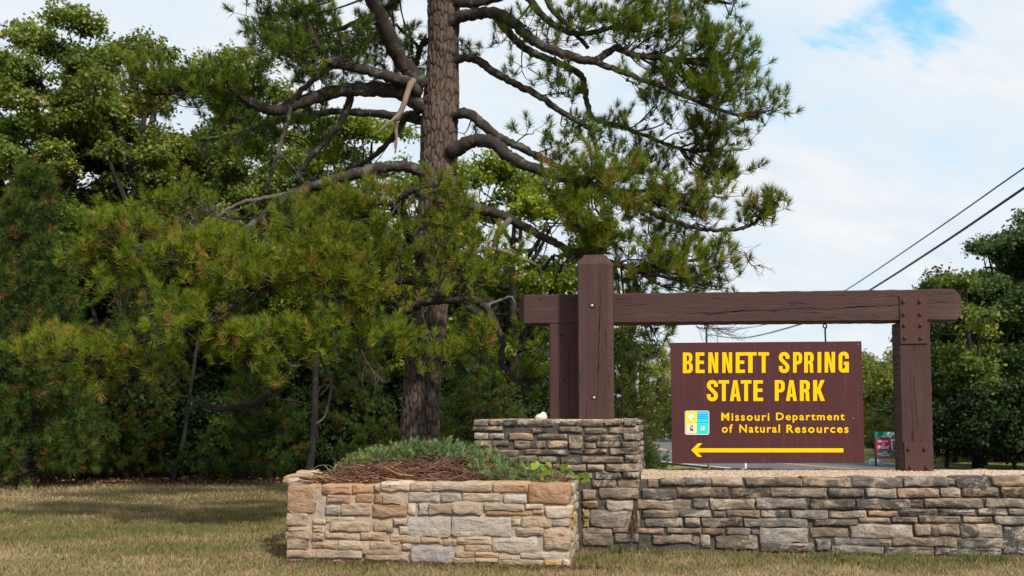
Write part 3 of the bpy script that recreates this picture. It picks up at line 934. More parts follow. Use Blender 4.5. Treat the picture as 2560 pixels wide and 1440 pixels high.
pl1 = plate(BEAM, [c7(425, 224), c7(598, 222), c7(604, 527), c7(432, 529)], .002, .014, M['steel'], tf, 'steel_plate')
for p in ((452, 262), (555, 262), (455, 342), (557, 342), (458, 412), (560, 412), (461, 492), (563, 492)):
    u, z = BEAM.uz(*c7(*p), .014)
    disc(BEAM, u, z, .021, .0145, .036, M['steel'], pl1, 'bolt', 6, .004)
pl2 = plate(BEAM, [c7(455, 1148), c7(630, 1148), c7(643, 1335), c7(461, 1337)], .002, .014, M['steel'], tf, 'steel_plate')
for p in ((487, 1192), (588, 1192), (498, 1308), (600, 1308)):
    u, z = BEAM.uz(*c7(*p), .014)
    disc(BEAM, u, z, .023, .0145, .038, M['steel'], pl2, 'bolt', 6, .004)


def c6(x, y):
    return 1250 + x / 3.131, 600 + y / 3.131


for (p, r_, rec) in (((720, 515), .034, .0), ((736, 1235), .030, .0)):
    u, z = BEAM.uz(*c6(*p), TP)
    h = disc(BEAM, u, z, r_, TP + .0015, TP + .003, M['hole'], tf, 'bolt_recess', 14)
    disc(BEAM, u, z + .002, r_ * .62, TP + .0045, TP + .012, M['galv'], h, 'bolt', 6, .004)
for (p, off, r_) in (((830, 742), TP, .011), ((480, 745), -.006, .017), ((497, 1100), -.006, .014), ((622, 152), TP, .014)):
    u, z = BEAM.uz(*c6(*p), off)
    disc(BEAM, u, z, r_, off + .0015, off + .0025, M['hole'], tf, 'drill_hole', 10)

# ------------------------------------------------------------------ hanging sign
SG = Frame(1920, 11.5, 6.5)
sg_c = SG.pt(*SG.uz(1918, 1158))
ps = thing('park_sign', sg_c, 'brown hanging sign with yellow BENNETT SPRING STATE PARK lettering and an arrow', 'sign')


def c2(x, y):
    return 1640 + x / 4.115, 830 + y / 4.115


pn = plate(SG, [(1675.5, 857.5), (2152, 853.5), (2160, 1157), (1680, 1158.5)], -.03, 0, M['panel'], ps, 'panel')


def pxpt(px, py, d):
    u, z = SG.uz(px, py, d)
    return SG.pt(u, z, d)


def poly_fill(loops, conv, mat, parent, name, d):
    """flat print: polygon with holes given in picture units of the sign, tessellated"""
    l3 = [[Vector((x, -y, 0)) for x, y in lp] for lp in loops]
    tris = geometry.tessellate_polygon(l3)
    allp = [p for lp in loops for p in lp]
    V = [pxpt(*conv(x, y), d) for x, y in allp]
    F = []
    for (a, b, c) in tris:
        nrm = (V[b] - V[a]).cross(V[c] - V[a])
        if nrm.length < 1e-12:
            continue
        F.append((a, b, c) if nrm.dot(SG.n) > 0 else (a, c, b))
    return V, F


def arc(cx, cy, rx, ry, a0, a1, n=7):
    return [(cx + rx * math.cos(math.radians(a)), cy + ry * math.sin(math.radians(a))) for a in np.linspace(a0, a1, n)]


def stroke(P, w, n=6):
    C = catmull(P, n)
    T = np.gradient(C, axis=0)
    T /= np.linalg.norm(T, axis=1)[:, None]
    Nn = np.stack([-T[:, 1], T[:, 0]], 1)
    return [tuple(p) for p in (C + Nn * w / 2)] + [tuple(p) for p in (C - Nn * w / 2)[::-1]]


# condensed bold capitals; x in units of the letter's own width, y of its height
def G_B():
    o = [(0, 0), (0, 1)] + arc(.58, .80, .38, .20, 90, 0) + arc(.58, .68, .38, .16, 0, -60, 4) + arc(.58, .34, .42, .18, 55, 0, 4) + arc(.58, .2, .42, .2, 0, -90)
    h1 = [(.38, .85), (.38, .59)] + arc(.50, .66, .12, .07, -90, 0, 4) + arc(.50, .78, .12, .07, 0, 90, 4)
    h2 = [(.38, .44), (.38, .155)] + arc(.51, .225, .13, .07, -90, 0, 4) + arc(.51, .37, .13, .07, 0, 90, 4)
    return [[o, h1, h2]]


def G_P():
    o = [(0, 0), (0, 1)] + arc(.58, .80, .42, .20, 90, 0) + arc(.58, .61, .42, .20, 0, -90) + [(.39, .41), (.39, 0)]
    h = [(.39, .85), (.39, .56)] + arc(.50, .63, .12, .07, -90, 0, 4) + arc(.50, .78, .12, .07, 0, 90, 4)
    return [[o, h]]


def G_R():
    o = [(0, 0), (0, 1)] + arc(.58, .80, .42, .20, 90, 0) + arc(.58, .66, .42, .19, 0, -50, 5) + [(.93, .40), (.95, .12), (1.0, 0), (.63, 0), (.59, .12), (.58, .34), (.52, .42), (.39, .42), (.39, 0)]
    h = [(.39, .85), (.39, .57)] + arc(.50, .64, .12, .07, -90, 0, 4) + arc(.50, .78, .12, .07, 0, 90, 4)
    return [[o, h]]


S_P = [(.82, .68), (.82, .80), (.70, .895), (.5, .92), (.30, .895), (.19, .80), (.20, .69), (.36, .58), (.62, .45), (.79, .34), (.81, .20), (.70, .105), (.5, .08), (.30, .105), (.19, .20), (.18, .33)]


def strokeS(P, wx):
    Q = [(x * wx, y) for x, y in P]
    return [[[(x / wx, y) for x, y in stroke(Q, .178)]]]


G_PTS = [(.81, .67), (.81, .80), (.70, .895), (.5, .92), (.30, .895), (.19, .80), (.185, .5), (.19, .20), (.30, .105), (.47, .08), (.62, .11), (.72, .18)]
GLYPH = {
    'B': G_B, 'P': G_P, 'R': G_R, 'S': lambda: strokeS(S_P, .52),
    'G': lambda: strokeS(G_PTS, .5) + [[[(.66, 0), (.66, .2), (.63, .2), (.63, .37), (.50, .37), (.50, .52), (1, .52), (1, 0), (.84, 0)]]],
    'E': lambda: [[[(0, 0), (0, 1), (.97, 1), (.97, .84), (.41, .84), (.41, .60), (.92, .60), (.92, .44), (.41, .44), (.41, .16), (1, .16), (1, 0)]]],
    'N': lambda: [[[(0, 0), (0, 1), (.40, 1), (.67, .42), (.67, 1), (1, 1), (1, 0), (.62, 0), (.33, .60), (.33, 0)]]],
    'T': lambda: [[[(0, 1), (1, 1), (1, .84), (.675, .84), (.675, 0), (.325, 0), (.325, .84), (0, .84)]]],
    'I': lambda: [[[(0, 0), (0, 1), (1, 1), (1, 0)]]],
    'A': lambda: [[[(0, 0), (.32, 1), (.68, 1), (1, 0), (.66, 0), (.61, .2), (.39, .2), (.34, 0)], [(.42, .35), (.58, .35), (.5, .76)]]],
    'K': lambda: [[[(0, 0), (0, 1), (.34, 1), (.34, .58), (.63, 1), (.98, 1), (.62, .55), (1, 0), (.64, 0), (.40, .40), (.34, .31), (.34, 0)]]],
}


def letters(items, y0, y1, name):
    V, F = [], []
    for (ch, x0, x1, yo) in items:
        for li, loops in enumerate(GLYPH[ch]()):
            conv = lambda x, y, x0=x0, x1=x1, yo=yo: c2(x0 + (x1 - x0) * x, y1 + yo + (y0 - y1) * y)
            v, f = poly_fill([[(x, y) for x, y in lp] for lp in loops], conv, None, None, '', .0025 + li * .0006)
            b = len(V)
            V += v
            F += [tuple(i + b for i in t_) for t_ in f]
    return add_mesh(name, V, F, M['yellow'], ps)


letters([('B', 277, 378, 3), ('E', 408, 500, 2), ('N', 538, 640, 2), ('N', 682, 783, 1), ('E', 820, 915, 1), ('T', 908, 1035, 0), ('T', 1052, 1163, 0)], 208, 420, 'lettering')
letters([('S', 1263, 1373, 0), ('P', 1410, 1503, -1), ('R', 1525, 1622, -2), ('I', 1662, 1700, -2), ('N', 1735, 1842, -3), ('G', 1878, 1984, -4)], 208, 420, 'lettering')
letters([('S', 522, 637, 0), ('T', 643, 752, 0), ('A', 760, 872, 0), ('T', 872, 982, 0), ('E', 1002, 1102, 0)], 496, 710, 'lettering')
letters([('P', 1222, 1324, -1), ('A', 1337, 1450, -1), ('R', 1480, 1582, -1), ('K', 1617, 1737, -1)], 496, 710, 'lettering')


def font_mesh(body, bold=0.0, shear=0.0, gap=1.0):
    cu = bpy.data.curves.new('txt', 'FONT')
    cu.body = body
    cu.size = 1.0
    cu.offset = bold
    cu.shear = shear
    cu.resolution_u = 3
    cu.space_character = gap
    ob = bpy.data.objects.new('txt', cu)
    me = bpy.data.meshes.new_from_object(ob)
    V = np.array([v.co[:] for v in me.vertices])
    F = [tuple(p.vertices) for p in me.polygons]
    bpy.data.objects.remove(ob)
    bpy.data.curves.remove(cu)
    bpy.data.meshes.remove(me)
    return V, F


def font_word(body, x0, y0, x1, y1, conv, fr, d, mat, parent, name, bold=.028, shear=0.0):
    V, F = font_mesh(body, bold, shear, 1.22 if bold > .015 and shear == 0 else 1.0)
    lo, hi = V.min(0), V.max(0)
    out = []
    for v in V:
        s = (v[0] - lo[0]) / (hi[0] - lo[0])
        t_ = (v[1] - lo[1]) / (hi[1] - lo[1])
        px, py = conv(x0 + (x1 - x0) * s, y1 + (y0 - y1) * t_)
        u, z = fr.uz(px, py, d)
        out.append(fr.pt(u, z, d))
    return out, F


def words(items, conv, fr, d, mat, parent, name, bold=.028, shear=0.0):
    for (b, x0, y0, x1, y1) in items:
        v, f = font_word(b, x0, y0, x1, y1, conv, fr, d, mat, parent, name, bold, shear)
        add_mesh(name, v, f, mat, parent)


words([('Missouri', 672, 830, 1166, 914), ('Department', 1235, 830, 1940, 932)], c2, SG, .0028, M['yellow'], ps, 'lettering', .019)
words([('of', 677, 950, 790, 1037), ('Natural', 858, 952, 1275, 1036), ('Resources', 1342, 954, 1981, 1038)], c2, SG, .0028, M['yellow'], ps, 'lettering', .019)
V, F = poly_fill([[(362, 1214), (432, 1145), (475, 1145), (428, 1196), (1927, 1197), (1927, 1238), (428, 1238), (475, 1284), (430, 1284)]], c2, None, None, '', .0028)
add_mesh('arrow', V, F, M['yellow'], ps)


# emblem of four tiles
def c3(x, y):
    return 1690 + x / 14.4, 1000 + y / 14.4


def rrect(x0, y0, x1, y1, r, which=(1, 1, 1, 1)):
    out = []
    for (cx, cy, a, on) in ((x1 - r, y0 + r, -90, which[1]), (x1 - r, y1 - r, 0, which[2]), (x0 + r, y1 - r, 90, which[3]), (x0 + r, y0 + r, 180, which[0])):
        if on:
            out += arc(cx, cy, r, r, a, a + 90, 5)
        else:
            out.append((x1 if a in (-90, 0) else x0, y0 if a in (-90, 180) else y1))
    return out


EM = {'white': flat('emblem_white', (0.78, 0.80, 0.86), .4), 'black': flat('emblem_black', (0.012, 0.012, 0.02), .4), 'yel': flat('emblem_yellow', (.86, .78, .0), .4), 'blue': flat('emblem_blue', (.03, .55, .92), .4),
      'dblue': flat('emblem_dark_blue', (.01, .12, .42), .4), 'tan': flat('emblem_tan', (.72, .62, .38), .4), 'teal': flat('emblem_teal', (.0, .72, .60), .4)}


def em(loops, mat, d, parent, name):
    V, F = poly_fill(loops, c3, None, None, '', d)
    return add_mesh(name, V, F, EM[mat], parent)


emb = em([rrect(322, 385, 1195, 1248, 75)], 'white', .0022, ps, 'emblem')
em([rrect(345, 405, 1172, 1222, 60)], 'black', .0027, emb, 'emblem_border')
em([rrect(362, 418, 757, 808, 45, (1, 0, 0, 0))], 'yel', .0032, emb, 'emblem_tile')
em([rrect(770, 418, 1154, 808, 45, (0, 1, 0, 0))], 'blue', .0032, emb, 'emblem_tile')
em([rrect(364, 820, 757, 1208, 45, (0, 0, 0, 1))], 'tan', .0032, emb, 'emblem_tile')
em([rrect(770, 820, 1160, 1208, 45, (0, 0, 1, 0))], 'teal', .0032, emb, 'emblem_tile')
em([arc(557, 607, 128, 130, 0, 345, 24)], 'black', .0037, emb, 'emblem_ring')
em([arc(557, 607, 114, 116, 0, 345, 24)], 'white', .0042, emb, 'emblem_disc')
em([[(556, 648), (672, 655), (628, 682)]], 'dblue', .0047, emb, 'emblem_hand')
for y in (520, 588, 655):
    em([[(792, y), (1125, y), (1125, y + 22), (792, y + 22)]], 'dblue', .0037, emb, 'emblem_wave')
em([[(596, 880), (608, 960), (600, 985), (560, 965), (545, 975), (525, 1010), (540, 1035), (575, 1030), (640, 1018), (628, 1045), (590, 1062), (600, 1078), (640, 1095), (645, 1108), (495, 1108), (500, 1090), (525, 1075), (505, 1050), (494, 1010), (515, 965), (550, 945)]], 'black', .0037, emb, 'emblem_microscope')
leafo = [(965, 868), (1000, 910), (1045, 970), (1062, 1030), (1045, 1095), (1000, 1135), (965, 1148), (925, 1135), (885, 1095), (868, 1030), (885, 970), (930, 910)]
em([leafo], 'black', .0037, emb, 'emblem_leaf_outline')
em([[(965 + (x - 965) * .86, 1012 + (y - 1012) * .86) for x, y in leafo]], 'white', .0042, emb, 'emblem_leaf')
for k, (ya, yb) in enumerate(((940, 905), (1005, 965), (1080, 1035))):
    wx = (40, 75, 85)[k]
    em([[(965, ya), (965 + wx, yb), (965 + wx, yb + 13), (965, ya + 15), (965 - wx, yb + 13), (965 - wx, yb)]], 'black', .0047, emb, 'emblem_leaf_vein')
em([[(960, 895), (970, 895), (972, 1148), (958, 1148)]], 'black', .0052, emb, 'emblem_leaf_vein')
# small fixing screws at the panel's edge
for (x, y) in ((2083, 127), (1120, 132), (2030, 886), (195, 1306), (643, 1325), (1145, 1325), (1640, 1325), (185, 150)):
    u, z = SG.uz(*c2(x, y))
    disc(SG, u, z, .0075, .0005, .004, M['galv'] if (x, y) in ((2083, 127), (2030, 886)) else M['panel'], ps, 'screw', 6)
# hangers: eye bolt in the beam, rod down to the panel
for px, w_ in ((1766, .010), (2062.5, .010)):
    u, zt = SG.uz(px, 806)
    _, zs = SG.uz(px, 857)
    zt = BEAM.pt(0, 0).z + (bzb0 + (bzb1 - bzb0) * (px - 1310) / 1076)
    tb = Tubes()
    ring = [SG.pt(u + .020 * math.cos(a), zt - .045 + .024 * math.sin(a), -.012) for a in np.linspace(0, 2 * math.pi, 13)]
    tb.add([tuple(p) for p in ring], .008, 6)
    tb.add([tuple(SG.pt(u, zt + .03, -.012)), tuple(SG.pt(u, zt - .02, -.012))], .008, 6)
    Vv, Ff = tb.get()
    add_mesh('eye_bolt', Vv, Ff, M['iron'], ps)
    tb = Tubes()
    tb.add([tuple(SG.pt(u + .012, zt - .055, -.012)), tuple(SG.pt(u, zt - .09, -.012)), tuple(SG.pt(u, zs - .02, -.012))], w_, 6)
    Vv, Ff = tb.get()
    add_mesh('hanger_rod', Vv, Ff, M['iron'], ps)


# ------------------------------------------------------------------ foliage generators
def nrm(A):
    return A / (np.linalg.norm(A, axis=-1, keepdims=True) + 1e-9)


def tufts(P, A, L, k, ln, wd, tint, spread=(25, 80), r=rng):
    """bottle-brush tufts of needles: P base, A axis, L length of shoot that carries needles; returns V,F,tint"""
    n = len(P)
    P = np.repeat(P, k, 0)
    A = np.repeat(A, k, 0)
    Lr = np.repeat(L, k)
    s = r.random(n * k) ** .7
    base = P + A * (s * Lr)[:, None]
    q = nrm(r.normal(size=(n * k, 3)))
    perp = nrm(q - A * (q * A).sum(1)[:, None])
    th = np.radians(spread[1] + (spread[0] - spread[1]) * s + r.uniform(-14, 14, n * k))
    D = nrm(A * np.cos(th)[:, None] + perp * np.sin(th)[:, None])
    l = r.uniform(.75, 1.1, n * k) * np.repeat(ln, k)
    side = nrm(np.cross(D, r.normal(size=(n * k, 3)))) * (wd / 2)
    tip = base + D * l[:, None]
    tip[:, 2] -= .06 * l
    V = np.stack([base - side, base + side, tip], 1).reshape(-1, 3)
    F = np.arange(n * k * 3).reshape(-1, 3)
    t_ = np.clip(np.repeat(tint, k) + r.normal(0, .07, n * k), 0, 1)
    return V, F, np.repeat(t_, 3)


def leaf_quads(C, nor, ln, wd, r):
    n = len(C)
    a = nrm(np.cross(nor, r.normal(size=(n, 3))))
    b = nrm(np.cross(nor, a))
    a = a * (ln / 2)[:, None]
    b = b * (wd / 2)[:, None]
    V = np.stack([C - a, C + b - a * .1 + nor * (wd * .12)[:, None], C + a, C - b - a * .1 + nor * (wd * .12)[:, None]], 1).reshape(-1, 3)
    F = np.arange(4 * n).reshape(-1, 4)
    return V, F


# ------------------------------------------------------------------ the big pine
TY = 13.6


def PP(px, py, dY=0.0):
    return np.array(unproj(px, py, TY + dY))


base_pt = PP(1048, 1330)
pine = thing('pine_tree', (base_pt[0], TY, 0), 'big old pine with furrowed trunk and long crooked limbs behind the planter', 'tree')

# trunk with plated bark
tr_px = [(1046, 1340, 118), (1047, 1250, 108), (1048, 1120, 97), (1053, 1000, 91), (1060, 900, 90), (1074, 770, 88), (1085, 640, 92), (1092, 500, 92), (1097, 400, 94), (1098, 330, 93), (1103, 250, 92), (1106, 180, 82), (1109, 100, 77), (1109, 0, 84), (1112, -150, 68), (1116, -400, 54), (1122, -750, 32), (1126, -1100, 8)]
ctr = np.array([PP(x, y) for x, y, _ in tr_px])
rad = np.array([w_ / 2 / FPX * TY for _, _, w_ in tr_px])
path = catmull(ctr, 44)
rr_ = np.interp(np.linspace(0, len(rad) - 1, len(path)), np.arange(len(rad)), rad)
K = 168
hgt = path[:, 2]
th = np.linspace(0, 2 * math.pi, K, endpoint=False)
# plate pattern: jittered cells on the unrolled trunk, taller than wide
cw_, ch_ = 0.06, 0.19
ncx = 25
U = (th[None, :] / (2 * math.pi) * ncx) + np.zeros((len(path), 1))
W = (hgt[:, None] / ch_) + np.zeros((1, K))
U = U + .25 * np.sin(W * 1.3)
cr = np.random.default_rng(12)
nzc = int(hgt.max() / ch_) + 4
jx, jy = cr.uniform(.1, .9, (ncx, nzc + 4)), cr.uniform(.1, .9, (ncx, nzc + 4))
f1 = np.full(U.shape, 9.0)
f2_ = np.full(U.shape, 9.0)
iu, iw = np.floor(U).astype(int), np.floor(W).astype(int)
for du in (-1, 0, 1):
    for dw in (-1, 0, 1):
        cx, cy = iu + du, iw + dw
        ix, iy = cx % ncx, np.clip(cy + 2, 0, nzc + 3)
        dd = np.hypot(U - cx - jx[ix, iy], (W - cy - jy[ix, iy]) * .9)
        f2_ = np.where(dd < f1, f1, np.minimum(f2_, dd))
        f1 = np.minimum(f1, dd)
cell = np.clip((f2_ - f1) / .30, 0, 1)
ridge = np.abs(np.sin(U * math.pi * .5 + 1.1 * np.sin(W * .55 + U * .4) + .7 * np.sin(W * 1.7)))
edge = cell * (.35 + .65 * np.clip(ridge * 1.8, 0, 1))
disp = -.021 * (1 - edge) ** 1.1 + cr.normal(0, .0022, U.shape)
Rr = rr_[:, None] + .008 + disp
flare = np.clip((0.75 - hgt) / .9, 0, 1)[:, None] ** 2 * .12 * (1 + .5 * np.sin(th * 5)[None, :])
Rr = Rr + flare
TV = path[:, None, :] + np.stack([Rr * np.cos(th), Rr * np.sin(th), 0 * Rr], -1)
i = np.arange(len(path) - 1)[:, None] * K + np.arange(K)
j = np.arange(len(path) - 1)[:, None] * K + (np.arange(K) + 1) % K
TF = np.stack([i, j, j + K, i + K], -1).reshape(-1, 4)
add_mesh('trunk', TV.reshape(-1, 3), TF, M['bark'], pine, smooth=True, tint=(1 - edge).ravel())

